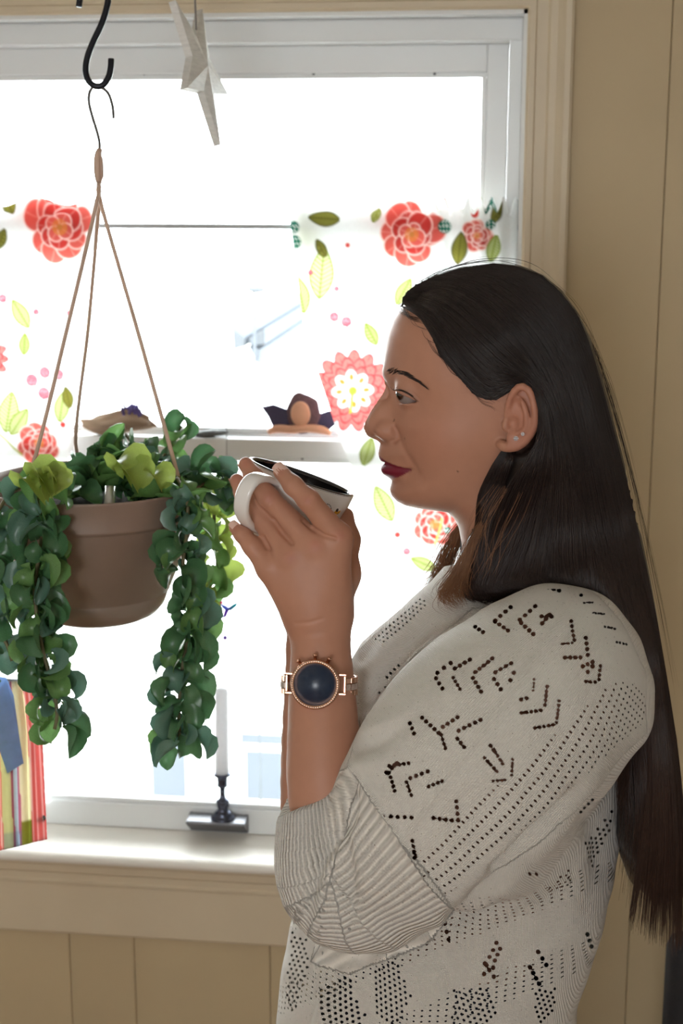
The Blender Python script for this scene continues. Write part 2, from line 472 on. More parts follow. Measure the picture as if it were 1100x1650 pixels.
def normals(V, Q):
    n = np.cross(V[Q[:, 2]] - V[Q[:, 0]], V[Q[:, 3]] - V[Q[:, 1]])
    N = np.stack([sum(np.bincount(Q[:, k], n[:, i], len(V)) for k in range(4)) for i in range(3)], 1)
    return N / (np.linalg.norm(N, axis=1)[:, None] + 1e-12)
def seg_dist(X, Y, P):
    """distance to an open polyline, and the parameter along it"""
    best = np.full(X.shape, 1e9); par = np.zeros(X.shape)
    for i in range(len(P) - 1):
        a, b = np.array(P[i], float), np.array(P[i + 1], float); d = b - a
        t = np.clip(((X - a[0]) * d[0] + (Y - a[1]) * d[1]) / (d @ d + 1e-12), 0, 1)
        q = np.hypot(X - a[0] - t * d[0], Y - a[1] - t * d[1])
        m = q < best; best = np.where(m, q, best); par = np.where(m, i + t, par)
    return best, par
def inside(X, Y, P):
    r = np.zeros(X.shape, bool); n = len(P)
    for i in range(n):
        (x0, y0), (x1, y1) = P[i], P[(i + 1) % n]
        if y0 == y1: continue
        r ^= ((Y < y0) != (Y < y1)) & (X < (x1 - x0) * (Y - y0) / (y1 - y0) + x0)
    return r
def poly_sd(X, Y, P):
    """signed distance, positive inside; and position along the outline"""
    d, par = seg_dist(X, Y, list(P) + [P[0]])
    return np.where(inside(X, Y, P), d, -d), par
def tps(pts, vals, X, Y, lam=1e-4):
    P = np.array(pts, float); n = len(P)
    sc = np.abs(P - P.mean(0)).max(); c = P.mean(0); P = (P - c) / sc
    phi = lambda r2: np.where(r2 > 1e-12, .5 * r2 * np.log(r2 + 1e-20), 0)
    K = phi(((P[:, None] - P[None]) ** 2).sum(-1)) + lam * np.eye(n)
    A = np.block([[K, np.c_[np.ones(n), P]], [np.c_[np.ones(n), P].T, np.zeros((3, 3))]])
    w = np.linalg.solve(A, np.r_[np.array(vals, float), 0, 0, 0])
    x, y = (X - c[0]) / sc, (Y - c[1]) / sc
    out = w[n] + w[n + 1] * x + w[n + 2] * y
    for i in range(n): out = out + w[i] * phi((x - P[i, 0]) ** 2 + (y - P[i, 1]) ** 2)
    return out
def fuv(pts): return [tuple(fig(*p[:2], p[2] if len(p) > 2 else 0.0)[:2]) for p in pts]
def relief_W2(X, Y, outline, R, ctrl, pw=3.0):
    """squared half-breadth over the profile plane: exact outline, rounded with radius R, breadths from ctrl"""
    O = np.array(fuv(outline)); n = len(O)
    d, par = poly_sd(X, Y, [tuple(o) for o in O])
    num = np.zeros(X.shape); den = np.zeros(X.shape)
    for i in range(n):                      # radius blended smoothly along the outline
        L = np.linalg.norm(O[(i + 1) % n] - O[i]); k = max(1, int(L / .006))
        for j in range(k):
            p = O[i] + (O[(i + 1) % n] - O[i]) * j / k; r_ = R[i] + (R[(i + 1) % n] - R[i]) * j / k
            q = L / k / (((X - p[0]) ** 2 + (Y - p[1]) ** 2) + .002 ** 2) ** 1.75
            num += q * r_; den += q
    b = 2 * (num / den) * d + np.where(d > 0, 2.0 * d * d, 0)
    a = tps(fuv([c[:2] for c in ctrl]), [(c[2]) ** 2 for c in ctrl], X, Y)
    a = np.maximum(a, 1e-6); bp = np.maximum(b, 1e-9)
    return np.where(d > 0, (a ** -pw + bp ** -pw) ** (-1 / pw), b)
def point_attr(o, name, data):
    data = np.asarray(data, np.float32)
    if data.ndim == 1:
        at_ = o.data.attributes.new(name, 'FLOAT', 'POINT'); at_.data.foreach_set('value', data)
    elif data.shape[1] == 3:
        at_ = o.data.attributes.new(name, 'FLOAT_COLOR', 'POINT')
        at_.data.foreach_set('color', np.c_[data, np.ones(len(data))].astype(np.float32).ravel())
    else:
        at_ = o.data.attributes.new(name, 'FLOAT2', 'POINT'); at_.data.foreach_set('vector', data.ravel())
# ================================================================== the woman
person_loc = fig2world(fig(770, 1300, 0)); person_loc[2] = 0
person = thing('person', 'person with long dark hair in a cream lace-knit sweater holding a mug', 'person', person_loc)
mm = .001
# ---- head: profile outline and breadths
HEAD = [  # x, y, rounding radius (m)
 (655, 490, .045), (642, 503, .045), (633, 516, .045), (625, 540, .045), (620.5, 566, .04), (617.5, 588, .03), (616.5, 600, .022), (617.5, 612, .012), (620, 622, .007),
 (619, 628, .006), (614.5, 636, .0055), (607, 647, .0055), (597, 661, .0055), (588.5, 677, .006), (585.2, 687, .0075), (586.5, 696, .008), (592, 702.5, .0065), (599, 706, .005),
 (607, 709.5, .004), (612.5, 714, .006), (610.5, 722, .012), (609, 730, .013), (610, 736, .013), (614, 742, .012), (618, 745.5, .010), (615, 750, .013), (614, 756, .014), (617.5, 763, .014),
 (625, 769, .014), (631, 775, .015), (629.5, 782, .017), (627.5, 789, .018), (630.5, 798, .02), (638.5, 807, .024), (652, 813.5, .03), (674, 818, .04), (700, 821, .05),
 (720, 824, .045), (731, 835, .035), (741, 850, .035), (752, 885, .04), (754, 930, .04), (900, 950, .05), (925, 760, .05), (940, 680, .06), (946, 600, .065), (933, 530, .065), (905, 480, .065),
 (860, 449, .065), (800, 439, .065), (740, 446, .06), (690, 466, .055)]
HC = [  # x, y, half-breadth mm
 (640, 540, 36), (660, 540, 49), (690, 530, 57), (630, 575, 30), (650, 575, 46), (680, 580, 57), (720, 580, 64), (760, 540, 71), (800, 520, 74), (850, 560, 76), (900, 560, 68), (760, 470, 58), (700, 490, 50), (860, 480, 62),
 (625, 597, 22), (640, 597, 38), (660, 600, 49), (690, 615, 58), (730, 620, 64), (780, 620, 70), (830, 620, 73), (880, 640, 70),
 (628, 622, 10), (636, 626, 20), (634, 638, 14), (646, 640, 27), (660, 640, 38), (672, 640, 47), (690, 645, 55), (720, 650, 62), (760, 660, 66), (800, 680, 66),
 (614, 650, 7.5), (624, 650, 10), (634, 652, 16), (642, 656, 25), (655, 660, 38), (670, 662, 48), (690, 670, 56),
 (602, 668, 8), (612, 670, 10), (624, 672, 13), (634, 672, 18), (642, 676, 27), (655, 684, 40), (672, 688, 50), (700, 690, 59), (740, 700, 63), (790, 720, 60), (840, 720, 58), (890, 720, 52),
 (596, 690, 9), (606, 692, 12.5), (616, 692, 16.5), (628, 690, 18), (637, 692, 19), (645, 700, 29), (660, 708, 41), (680, 715, 50), (710, 725, 57),
 (622, 716, 15), (632, 722, 22), (645, 722, 31), (622, 735, 18), (635, 738, 24), (650, 740, 28), (664, 742, 34), (680, 745, 44), (700, 750, 51), (740, 755, 56), (780, 770, 52),
 (625, 755, 15), (640, 757, 22), (655, 757, 27), (636, 775, 17), (650, 778, 27), (670, 780, 39), (640, 792, 20), (655, 800, 29), (680, 805, 38), (710, 800, 46), (750, 800, 50), (750, 840, 44), (800, 840, 52), (860, 840, 50)]
hx = fig(580, 420); hb = fig(960, 935)
h = .0014
FH = Field((hx[0] - .01, hb[1] - .005, -.095), (hb[0] + .01, hx[1] + .01, .095), h)
X2, Y2 = np.meshgrid(FH.ax[0].astype(float), FH.ax[1].astype(float), indexing='ij')
HEAD_W2 = relief_W2(X2, Y2, [p[:2] for p in HEAD], [p[2] for p in HEAD], [(a, b, c * mm) for a, b, c in HC])
FH.relief(HEAD_W2)
# eyes: lids over an eyeball, opened by a wedge
EYE_R = .0118
eye_c = [fig(657.5, 633, .031), fig(657.5, 633, -.031)]
for s, ec in zip((1, -1), eye_c):
    FH.ell(ec, (.0134, .0126, .0131), .009)
    A, B, Cc = (fig(x, y)[:2] for x, y in ((671, 637), (628, 619.5), (630, 645)))
    S = FH.sl(ec - .02, ec + .02); X, Y, Z = FH.grid(S)
    def half(p, q):
        d = q - p; n = np.array([-d[1], d[0]]) / np.linalg.norm(d); return (X - p[0]) * n[0] + (Y - p[1]) * n[1]
    wedge = np.maximum(-half(B, A) * -1, half(Cc, A) * -1)
    sg = np.maximum(half(B, A), -half(Cc, A))
    r = np.sqrt((X - ec[0]) ** 2 + (Y - ec[1]) ** 2 + (Z - ec[2]) ** 2)
    cut = np.maximum(np.maximum(sg, r - .0165), .0175 - s * Z + 0 * X)
    FH.put(S, cut, .0012, 'sub')
# nostrils
for s in (1, -1):
    c = fig(607, 706.5, s * .0065); FH.ell(c, (.0048, .0026, .003), .0015, 'sub')
# wings of the nose
for s in (1, -1):
    FH.ell(fig(623, 694, s * .0135), (.0100, .0080, .0056), .006)
# neck into the shoulders
FH.chain([fig(826, 780, 0), fig(836, 860, 0), fig(845, 960, 0)], [.049, .051, .058], .012)
# ear
for s in (1, -1):
    E = lambda x, y, w: fig(x, y, w * mm) * [1, 1, 0] + [0, 0, s * w * mm]
    helix = [E(817, 676, 73), E(818, 655, 77), E(826, 634, 81), E(838, 623, 84), E(851, 629, 87), E(860, 652, 88.5), E(861, 680, 87), E(855, 698, 84), E(843, 713, 80), E(829, 720, 76.5), E(815, 720, 72.5), E(807, 716, 67)]
    hp = spline(helix, 26)
    FH.chain(hp, np.interp(np.linspace(0, 1, 26), [0, .2, .5, .8, 1], [.0022, .0028, .0027, .0034, .0045]), .0028)
    FH.ell(E(838, 668, 78), (.0135, .0265, .0034), .003, rot=np.array(Matrix.Rotation(s * -.32, 3, 'Y')))
    FH.chain(spline([E(830, 641, 80), E(842, 651, 84.5), E(848, 672, 85.5), E(846, 692, 83.5), E(834, 699, 80)], 12), [.0022] * 12, .0025)
    FH.ell(E(815, 685, 73.5), (.0042, .0062, .0048), .003)
    FH.ell(E(832, 707, 77.2), (.0095, .0082, .0034), .003)
    FH.ell(E(826, 684, 82.5), (.0058, .0085, .0075), .002, 'sub')
    FH.ell(E(831, 652, 84.5), (.0042, .0075, .0045), .002, 'sub')
V1, Q1 = FH.mesh(); V1 = relax(V1, Q1, 2)
# fine modelling of the face in its own profile coordinates
def fpx(V):                       # profile coordinates of a figure-frame point, seen square on
    """figure (u, v) -> the profile drawing's x, y"""
    d = np.stack([V[:, 0], V[:, 1]], 1); W = fig2world(np.c_[d, np.zeros(len(V))]); return proj(W)
pp = fpx(V1); N1 = normals(V1, Q1)
def groove(P, amp, sig, along=None):
    d, par = seg_dist(pp[:, 0], pp[:, 1], P)
    g = np.exp(-.5 * (d / sig) ** 2)
    if along is not None: g = g * np.interp(par, np.arange(len(along)), along)
    return amp * g
lat = np.clip((np.abs(V1[:, 2]) - .004) / .004, 0, 1)
disp = groove([(634, 684), (638, 692), (637, 700), (631, 706)], -.0024, 2.4)                       # crease behind the nostril wing
disp += groove([(640, 698), (646, 712), (656, 728), (664, 742), (668, 760)], -.0018, 3.5, [.6, .9, .9, .7, .2])   # smile fold
disp += groove([(668, 740), (676, 756), (678, 775)], -.0009, 3.5, [.3, .8, .1])
disp += groove([(616, 745.5), (630, 746.5), (645, 747.5), (657, 749.5)], -.0021, 1.6)               # the closed mouth
disp += groove([(656, 749.5), (659, 748)], -.0016, 2.6)
disp += groove([(616, 739), (630, 741), (645, 745)], .0009, 3.2, [1, .8, .2])                       # lips
disp += groove([(619, 757), (632, 757), (646, 753)], .0014, 4.2, [1, .9, .2])
disp += groove([(628, 771), (640, 768), (650, 762)], -.0008, 3.5, [.6, .7, .2])
disp += groove([(636, 616), (648, 616.5), (660, 622), (672, 633)], -.0008, 1.5)                     # fold of the upper lid
disp += groove([(620, 600), (640, 595), (662, 600)], .0009, 7)
V1 = V1 + N1 * (disp * np.where(np.abs(V1[:, 2]) < .003, .8, 1))[:, None]
# tints: lips, cheek warmth, shadowless skin tone elsewhere
lip = inside(pp[:, 0], pp[:, 1], [(604, 733), (611, 733), (622, 738.5), (636, 743), (650, 746.5), (659.5, 749), (650, 756), (640, 763), (630, 768.5), (620, 770), (604, 764)])
d, _ = poly_sd(pp[:, 0], pp[:, 1], [(600, 733), (611, 733), (622, 738.5), (636, 743), (650, 746.5), (659.5, 749), (650, 756), (640, 763), (630, 768.5), (622, 770), (600, 764)])
lipf = np.clip(d / 1.2 + .5, 0, 1)[:, None] * (np.abs(V1[:, 2]) < .035)[:, None]
SKIN = np.array(lin(182, 130, 105)); LIP = np.array(lin(122, 30, 48))
blush = np.exp(-((pp[:, 0] - 690) ** 2 / 45 ** 2 + (pp[:, 1] - 690) ** 2 / 40 ** 2))[:, None] * .35 + np.exp(-((pp[:, 0] - 595) ** 2 / 22 ** 2 + (pp[:, 1] - 690) ** 2 / 20 ** 2))[:, None] * .3
earr = np.clip((np.abs(V1[:, 2]) - .070) / .01, 0, 1)[:, None] * ((pp[:, 1] > 600) & (pp[:, 0] > 800))[:, None] * .45
C1 = SKIN * (1 - blush * [0, .14, .12] - earr * [.05, .25, .22])
mole = np.zeros(len(V1))
for mx_, my_, mr_ in ((730, 741, 1.5), (779, 746, 2.0), (649.5, 698, 1.0), (633, 673, 1.0), (634, 672, .9)):
    mole = np.maximum(mole, np.clip(1.6 - np.hypot(pp[:, 0] - mx_, pp[:, 1] - my_) / mr_, 0, 1) * (V1[:, 2] > 0))
C1 = C1 * (1 - lipf) + LIP * lipf
C1 = C1 * (1 - .75 * mole[:, None])

# ---- arms and hands
FA = Field(fig(350, 730, 0) * [1, 0, 0] + [-.04, .72, -.11], fig(640, 700, 0) * [1, 1, 0] + [.03, .0, .225], .00135)
near = lambda L: [fig(*p[:3]) for p in L]
def finger(L, R, k=.0035):
    P = near(L); FA.chain(P, R, k)
# near (left) forearm
def limb(L, R, n=14):
    A = spline(np.c_[np.array(near(L)), R], n); FA.chain(A[:, :3], A[:, 3], .006)
limb([(580, 1440, .150), (528, 1290, .133), (521, 1180, .112), (518, 1090, .092), (516, 1010, .078)], [.040, .0345, .0318, .0285, .0245])
FA.cone(fig(515, 1015, .078), fig(512, 960, .080), .0245, .027, .012, sq=((0, 0, 1), .75))
# back of the hand: a fan of bones, blended
for (x, y, w), rr in (((545, 866, .083), .0135), ((508, 882, .085), .0135), ((468, 898, .083), .013), ((434, 916, .079), .012)):
    FA.cone(fig(513 + (x - 500) * .35, 985, .078), fig(x, y, w), .019, rr, .016)
FA.cone(fig(500, 930, .072), fig(495, 890, .078), .022, .018, .014, sq=((0, 0, 1), .7))
HAND = None
# index: along the wall of the mug, tip over the rim
finger([(545, 866, .083), (497, 806, .0905), (472, 782, .082), (452, 760, .070)], [.0128, .0096, .0084, .0070], .005)
# middle and ring: through the handle
finger([(508, 882, .085), (432, 802, .063), (409, 768, .052), (396, 748, .044)], [.013, .0096, .0084, .0068], .005)
finger([(468, 898, .083), (418, 834, .060), (392, 796, .050), (381, 774, .044)], [.0125, .0094, .0080, .0064], .005)
# little finger under the handle
finger([(434, 916, .079), (406, 880, .074), (390, 861, .068), (378, 850, .062)], [.0115, .0084, .0070, .0056], .005)
# thumb up the far side of the mug
finger([(532, 985, .066), (551, 925, .048), (559, 870, .030), (556, 832, .012)], [.019, .0155, .0105, .0085], .012)
# far (right) forearm and hand, cupping the mug from behind
limb([(545, 1440, -.02), (505, 1330, -.005), (500, 1200, .004), (502, 1100, .0), (500, 1010, -.012)], [.038, .031, .028, .0255, .023])
for (x, y, w), rr in (((440, 880, -.050), .013), ((465, 868, -.058), .013), ((492, 868, -.058), .013), ((515, 880, -.050), .012)):
    FA.cone(fig(497, 985, -.018), fig(x, y, w), .020, rr, .014)
finger([(440, 880, -.050), (424, 838, -.060), (428, 806, -.060), (436, 780, -.058)], [.0125, .0095, .008, .0066], .004)
finger([(465, 868, -.058), (455, 820, -.068), (462, 785, -.064), (468, 765, -.061)], [.0125, .0095, .008, .0066], .004)
finger([(492, 868, -.058), (492, 822, -.068), (497, 792, -.064), (500, 775, -.061)], [.0125, .0092, .008, .0064], .004)
finger([(515, 880, -.050), (522, 845, -.058), (524, 820, -.058), (524, 805, -.056)], [.0115, .0082, .007, .0056], .004)
finger([(470, 950, -.01), (440, 905, .005), (414, 880, .02), (402, 866, .03)], [.017, .013, .0100, .0082], .01)
V2, Q2 = FA.mesh(); V2 = relax(V2, Q2, 2)
p2 = proj(fig2world(V2)); N2 = normals(V2, Q2)
nearm = (V2[:, 2] > .04) & (N2[:, 2] > 0)
def gro2(P, amp, sig, cond=True):
    d, _ = seg_dist(p2[:, 0], p2[:, 1], P); return amp * np.exp(-.5 * (d / sig) ** 2) * (nearm & cond)
ds = gro2([(476, 1005), (498, 1003), (520, 997)], -.0009, 1.6)
for kx, ky in ((492, 803), (497, 808), (470, 781), (436, 803), (440, 808)):
    ds += gro2([(kx - 5, ky + 7), (kx + 5, ky - 7)], -.0004, 1.2)
for P in ([(515, 985), (540, 880)], [(508, 985), (506, 895)], [(500, 985), (468, 910)]): ds += gro2(P, .0002, 7)
for P in ([(488, 838), (503, 852), (522, 863), (540, 868)], [(440, 838), (455, 860), (470, 875)], [(424, 866), (432, 884)]): ds += gro2(P, -.0024, 2.2)
V2 = V2 + N2 * ds[:, None]
C2 = np.repeat(SKIN[None], len(V2), 0)
knu = np.zeros(len(V2))
for kx, ky, kr in ((495, 806, 9), (451, 758, 8), (396, 746, 9), (380, 772, 9), (377, 849, 9), (433, 803, 9), (508, 880, 11), (548, 862, 11), (468, 898, 10)):
    knu = np.maximum(knu, np.exp(-((p2[:, 0] - kx) ** 2 + (p2[:, 1] - ky) ** 2) / kr ** 2))
C2 = C2 * (1 - knu[:, None] * [.03, .16, .14])

# ---- trunk, upper arms and legs under the clothes
FT = Field((-.22, .0, -.27), (.42, 1.36, .27), .007)
c_ = lambda x, y, w=0: fig(x, y, w)
FT.chain([c_(845, 950), c_(825, 1080), c_(770, 1330), c_(720, 1600)], [.045, .075, .090, .085], .04, sq=((0, 0, 1), 1.35))
pel = c_(705, 1720); 
for s in (1, -1):
    FT.cone(c_(850, 1030), c_(880, 1065, 0) * [1, 1, 0] + [0, 0, s * .13], .05, .045, .03)
    FT.chain([c_(880, 1075, 0) * [1, 1, 0] + [0, 0, s * .13], (c_(620, 1400, .160) if s > 0 else c_(545, 1430, -.02))], ([.046, .050] if s > 0 else [.048, .04]), .02)
    if s > 0: FT.chain([c_(850, 1112, .148), c_(772, 1213, .165), c_(700, 1305, .166)], [.076, .081, .072], .02)
    hip = pel * [1, 1, 0] + [0, -.02, s * .085]
    FT.chain([pel + [0, 0, s * .03], hip, (hip[0] - .005, .46, s * .085), (hip[0] + .02, .09, s * .085)], [.085, .083, .055, .036], .03)
    FT.chain([(hip[0] + .02, .05, s * .085), (hip[0] - .15, .028, s * .095)], [.036, .026], .02)
V3, Q3 = FT.mesh()
C3 = np.repeat((SKIN * .9)[None], len(V3), 0)
VB = np.concatenate([V1, V2, V3]); QB = np.concatenate([Q1, Q2 + len(V1), Q3 + len(V1) + len(V2)])
M_SKIN = mat('skin', SKIN, .48, attr='tint', var=.03, vscale=90, bump=.05, bscale=900, spec=.4, sss=0)
body = obj('body', fig2world(VB), QB[:, ::-1], M_SKIN, person)
point_attr(body, 'tint', np.concatenate([C1, C2, C3]))
# ---- trousers and shoes below the frame
FP = Field((-.24, .10, -.2), (.3, 1.02, .2), .008)
FP.chain([pel + [.01, .09, 0], pel], [.115, .115], .04, sq=((0, 0, 1), 1.35))
for s in (1, -1):
    hip = pel * [1, 1, 0] + [0, -.02, s * .085]
    FP.chain([pel + [0, 0, s * .03], hip, (hip[0] - .005, .46, s * .085), (hip[0] + .02, .13, s * .085)], [.10, .096, .07, .055], .03)
Vp, Qp = FP.mesh()
M_JEAN = mat('dark_denim', lin(45, 50, 66), .8, var=.1, vscale=300, bump=.2, bscale=900)
obj('trousers', fig2world(Vp), Qp[:, ::-1], M_JEAN, person)
M_SHOE = mat('black_shoe', lin(35, 33, 34), .5, var=.05)
for s in (1, -1):
    FS = Field((-.3, -.002, s * .09 - .08), (.3, .14, s * .09 + .08), .005)
    FS.chain([(pel[0] + .03, .048, s * .085), (pel[0] - .15, .034, s * .095)], [.046, .034], .02)
    S = FS.sl((-9,) * 3, (9,) * 3); X, Y, Z = FS.grid(S); FS.put(S, .001 - Y + 0 * X + 0 * Z, 0, 'and')
    v, q = FS.mesh(); obj('shoe', fig2world(v), q[:, ::-1], M_SHOE, person)

# ---- eyes, lashes, brows, nails, earrings
M_EYE = mat('eye', (.8, .8, .8), .08, attr='tint', var=.01, spec=.6, coat=1.0)
for s, ec in zip((1, -1), eye_c):
    v, f = ball((0, 0, 0), EYE_R, 28, 20)
    g = np.array([-.84, .03, s * .36 if s < 0 else .60]); g /= np.linalg.norm(g)
    q = np.array(Vector((0, 0, 1)).rotation_difference(Vector(g)).to_matrix())
    ang = np.degrees(np.arccos(np.clip(v[:, 2] / EYE_R, -1, 1)))
    bulge = np.where(ang < 30, 1 + .06 * np.cos(np.radians(ang * 3)), 1)
    col = np.where(ang[:, None] < 13, [.004, .003, .003], np.where(ang[:, None] < 30, np.array(lin(58, 34, 20)), np.array(lin(138, 124, 120))))
    v = (v * bulge[:, None]) @ q.T + ec
    o = obj('eye', fig2world(v), f, M_EYE, person); point_attr(o, 'tint', col)
M_LASH = mat('dark_hair_fine', lin(46, 34, 30), .5, var=.1)
for s, ec in zip((1, -1), eye_c):
    T = []
    for i in range(26):
        t = i / 25
        b = np.array(fig(*spline([(637, 619.5), (644, 619), (653, 622.5), (662, 628.5), (669, 635)], 26)[i]))[:2]
        dz = math.sqrt(max(.0138 ** 2 - (b[0] - ec[0]) ** 2 - (b[1] - ec[1]) ** 2, .00002))
        p0 = np.array([b[0], b[1], ec[2] + s * dz * .96])
        out = (p0 - ec) / np.linalg.norm(p0 - ec)
        p1 = p0 + out * .0035 + np.array([-.0008, -.0006, 0]); p2_ = p0 + out * .0062 + np.array([-.0022, .0022, s * .0004])
        T.append(tube(fig2world(spline([p0 - out * .001, p1, p2_], 6)), np.linspace(.00028, .00006, 6), 4))
    v, q = merge(*T); 
    lidp = spline([(637, 619), (644, 618.6), (653, 622), (662, 628), (671, 636.5)], 14)
    L = []
    for x, y in lidp:
        b = fig(x, y)[:2]; dz = math.sqrt(max(.0137 ** 2 - ((b - ec[:2]) ** 2).sum(), .000012)); L.append([b[0], b[1], ec[2] + s * dz])
    v2, q2 = tube(fig2world(np.array(L)), np.r_[.0003, np.full(12, .00055), .0002], 6)
    obj('eyelashes', *merge((v, q), (v2, q2)), M_LASH, person)
def head_w(x, y):
    u, v_ = fig(x, y)[:2]
    i = (u - FH.ax[0][0]) / h; j = (v_ - FH.ax[1][0]) / h; i0, j0 = int(i), int(j); a, b = i - i0, j - j0
    W = HEAD_W2
    return math.sqrt(max((W[i0, j0] * (1 - a) + W[i0 + 1, j0] * a) * (1 - b) + (W[i0, j0 + 1] * (1 - a) + W[i0 + 1, j0 + 1] * a) * b, 0))
for s in (1, -1):
    T = []
    top = spline([(620, 594.5), (634, 590), (648, 590.5), (664, 598), (682, 611)], 60); bot = spline([(621, 602), (634, 599), (648, 598), (664, 602.5), (682, 612)], 60)
    for i in range(190):
        k = rnd.randrange(0, 56); t = rnd.random(); a = top[k] * t + bot[k] * (1 - t)
        L = 6 + 5 * rnd.random(); dx, dy = (.55, -.85) if k < 14 else (.93, -.2 + .02 * (k - 14))
        n = math.hypot(dx, dy); pts = []
        for m in range(4):
            x, y = a[0] + dx / n * L * m / 3, a[1] + dy / n * L * m / 3 + (.5 * m * m * .35 if k < 20 else .12 * m * m)
            w = head_w(x, y) + .0013 + .0002 * m; q_ = fig(x, y); pts.append([q_[0], q_[1], s * w])
        T.append(tube(fig2world(np.array(pts)), [.00028, .00028, .0002, .00006], 3))
    obj('eyebrow', *merge(*T), M_LASH, person)
M_NAIL = mat('nail', lin(226, 186, 170), .18, var=.02, spec=.6, coat=.6)
def nail(a, b, side, r, ln, wd):
    a, b = fig(*a), fig(*b); d = (b - a) / np.linalg.norm(b - a); sd = np.array(side, float); sd -= d * (sd @ d); sd /= np.linalg.norm(sd); cr = np.cross(d, sd)
    V, F = [], []
    for i in range(6):
        for j in range(7):
            t = -1 + 2 * j / 6; x = -ln * .5 + ln * i / 5
            ang = t * wd; cut = 1 - .12 * (i in (0, 5)) * abs(t)
            V.append(b + d * (x * cut + r * .12) + (sd * math.cos(ang) + cr * math.sin(ang)) * (r * 1.05 - .0006 * (i / 5) ** 2))
    F = [(i * 7 + j, i * 7 + j + 1, i * 7 + j + 8, i * 7 + j + 7) for i in range(5) for j in range(6)]
    obj('fingernail', fig2world(np.array(V)), F, M_NAIL, person)
nail((472, 782, .082), (453, 761, .070), (-.05, .55, .8), .0073, .012, .85)
nail((409, 768, .052), (396, 748, .044), (-.75, .1, -.6), .0071, .010, .8)
nail((392, 796, .050), (381, 774, .044), (-.8, .1, -.5), .0067, .010, .8)
nail((390, 861, .068), (378, 850, .062), (-.4, .9, .3), .0059, .008, .8)
M_GEM = mat('crystal_stud', lin(240, 240, 245), .05, .6, var=.05, vscale=900, spec=1.0)
for (ex, ey, er, ew) in ((831, 706.5, .0022, .0812), (842, 699.5, .0017, .0875)):
    P = [ball(fig(ex, ey, ew), er * .55, 8, 6)]
    for k in range(6):
        a = k * math.pi / 3
        P.append(ball(fig(ex, ey, ew) * [1, 1, 0] + [er * .75 * math.cos(a), er * .75 * math.sin(a), ew], er * .45, 6, 4))
    v, f = merge(*P); obj('earring_stud', fig2world(v), f, M_GEM, person, smooth=False)
# ---- sweater: trunk, batwing sleeves, ribbed cuffs
SWO = [(748, 905, .05), (715, 915, .06), (690, 945, .07), (660, 972, .08), (620, 1010, .09), (577, 1045, .1), (545, 1100, .1), (528, 1180, .1), (512, 1300, .1), (488, 1420, .1), (470, 1490, .1), (455, 1550, .1), (447, 1610, .1), (444, 1720, .1), (440, 1800, .1),
       (930, 1800, .09), (925, 1650, .09), (930, 1605, .09), (962, 1505, .09), (985, 1420, .09), (996, 1350, .09), (1003, 1250, .09), (1003, 1150, .09), (985, 1060, .085), (960, 1000, .08), (925, 958, .07), (880, 935, .06), (860, 905, .05)]
SWC = [(800, 930, .062), (750, 960, .078), (860, 960, .096), (700, 990, .10), (800, 1000, .125), (900, 1000, .12), (640, 1060, .12), (750, 1080, .145), (860, 1080, .15), (940, 1080, .12), (600, 1200, .13), (720, 1250, .150), (850, 1250, .150), (950, 1250, .11),
       (560, 1400, .14), (700, 1420, .155), (850, 1420, .145), (520, 1580, .15), (680, 1600, .165), (850, 1580, .145), (520, 1760, .16), (700, 1760, .175), (860, 1760, .155)]
lo = fig(430, 900, 0); hi = fig(1040, 900, 0)
hs = .0018
FW = Field((lo[0] - .02, .73, -.235), (hi[0] + .01, hi[1] + .01, .27), hs)
X2, Y2 = np.meshgrid(FW.ax[0].astype(float), FW.ax[1].astype(float), indexing='ij')
FW.relief(relief_W2(X2, Y2, [p[:2] for p in SWO], [p[2] for p in SWO], SWC, 2.0))
# near sleeve
SL = [(905, 1062, .122), (850, 1130, .152), (770, 1215, .172), (700, 1310, .172), (650, 1365, .168)]
SR = [.066, .078, .088, .080, .068]
A = spline(np.c_[np.array(near(SL)), SR], 12); SLEEVE_AX = A[:, :3].copy()
FW.chain(A[:, :3], A[:, 3], .028)
# far sleeve
FW.chain([fig(880, 1060, 0) * [1, 1, 0] + [0, 0, -.12], fig(700, 1260, -.12), fig(610, 1400, -.06), fig(556, 1420, -.022), fig(528, 1350, -.008)], [.060, .072, .056, .048, .0355], .02)
# under-arm web of the batwing
FW.cone(fig(930, 1130, .10), fig(800, 1330, .13), .07, .055, .04)
FC = Field((lo[0] - .03, .78, .03), (fig(760, 900, 0)[0] + .02, fig(500, 1200, .1)[1], .27), hs)
CU = [(672, 1345, .168), (632, 1385, .166), (590, 1416, .160), (556, 1406, .152), (532, 1350, .142), (517, 1280, .131), (510, 1230, .125)]
CR = [.066, .066, .0655, .062, .048, .0365, .0345]
A = spline(np.c_[np.array(near(CU)), CR], 18); CUFF_AX = A[:, :3].copy()
FC.chain(A[:, :3], A[:, 3], .006)
a, b = fig(463, 1312, .131), fig(572, 1262, .131); d_ = (b - a) / np.linalg.norm(b - a); nrm = np.array([-d_[1], d_[0], 0.0])
S = FC.sl((-9,) * 3, (9,) * 3); X, Y, Z = FC.grid(S)
FC.put(S, (X - a[0]) * nrm[0] + (Y - a[1]) * nrm[1] - .012 * np.clip(np.abs(Z - .131) / .03, 0, 1) ** 2 + 0 * Z, 0, 'and')
limbp = np.array(near([(540, 1370, .142), (528, 1290, .133), (521, 1180, .112)]))
for i in range(2): FC.cone(limbp[i], limbp[i + 1], .0345 - .001, .0335 - .001, .002, 'sub')
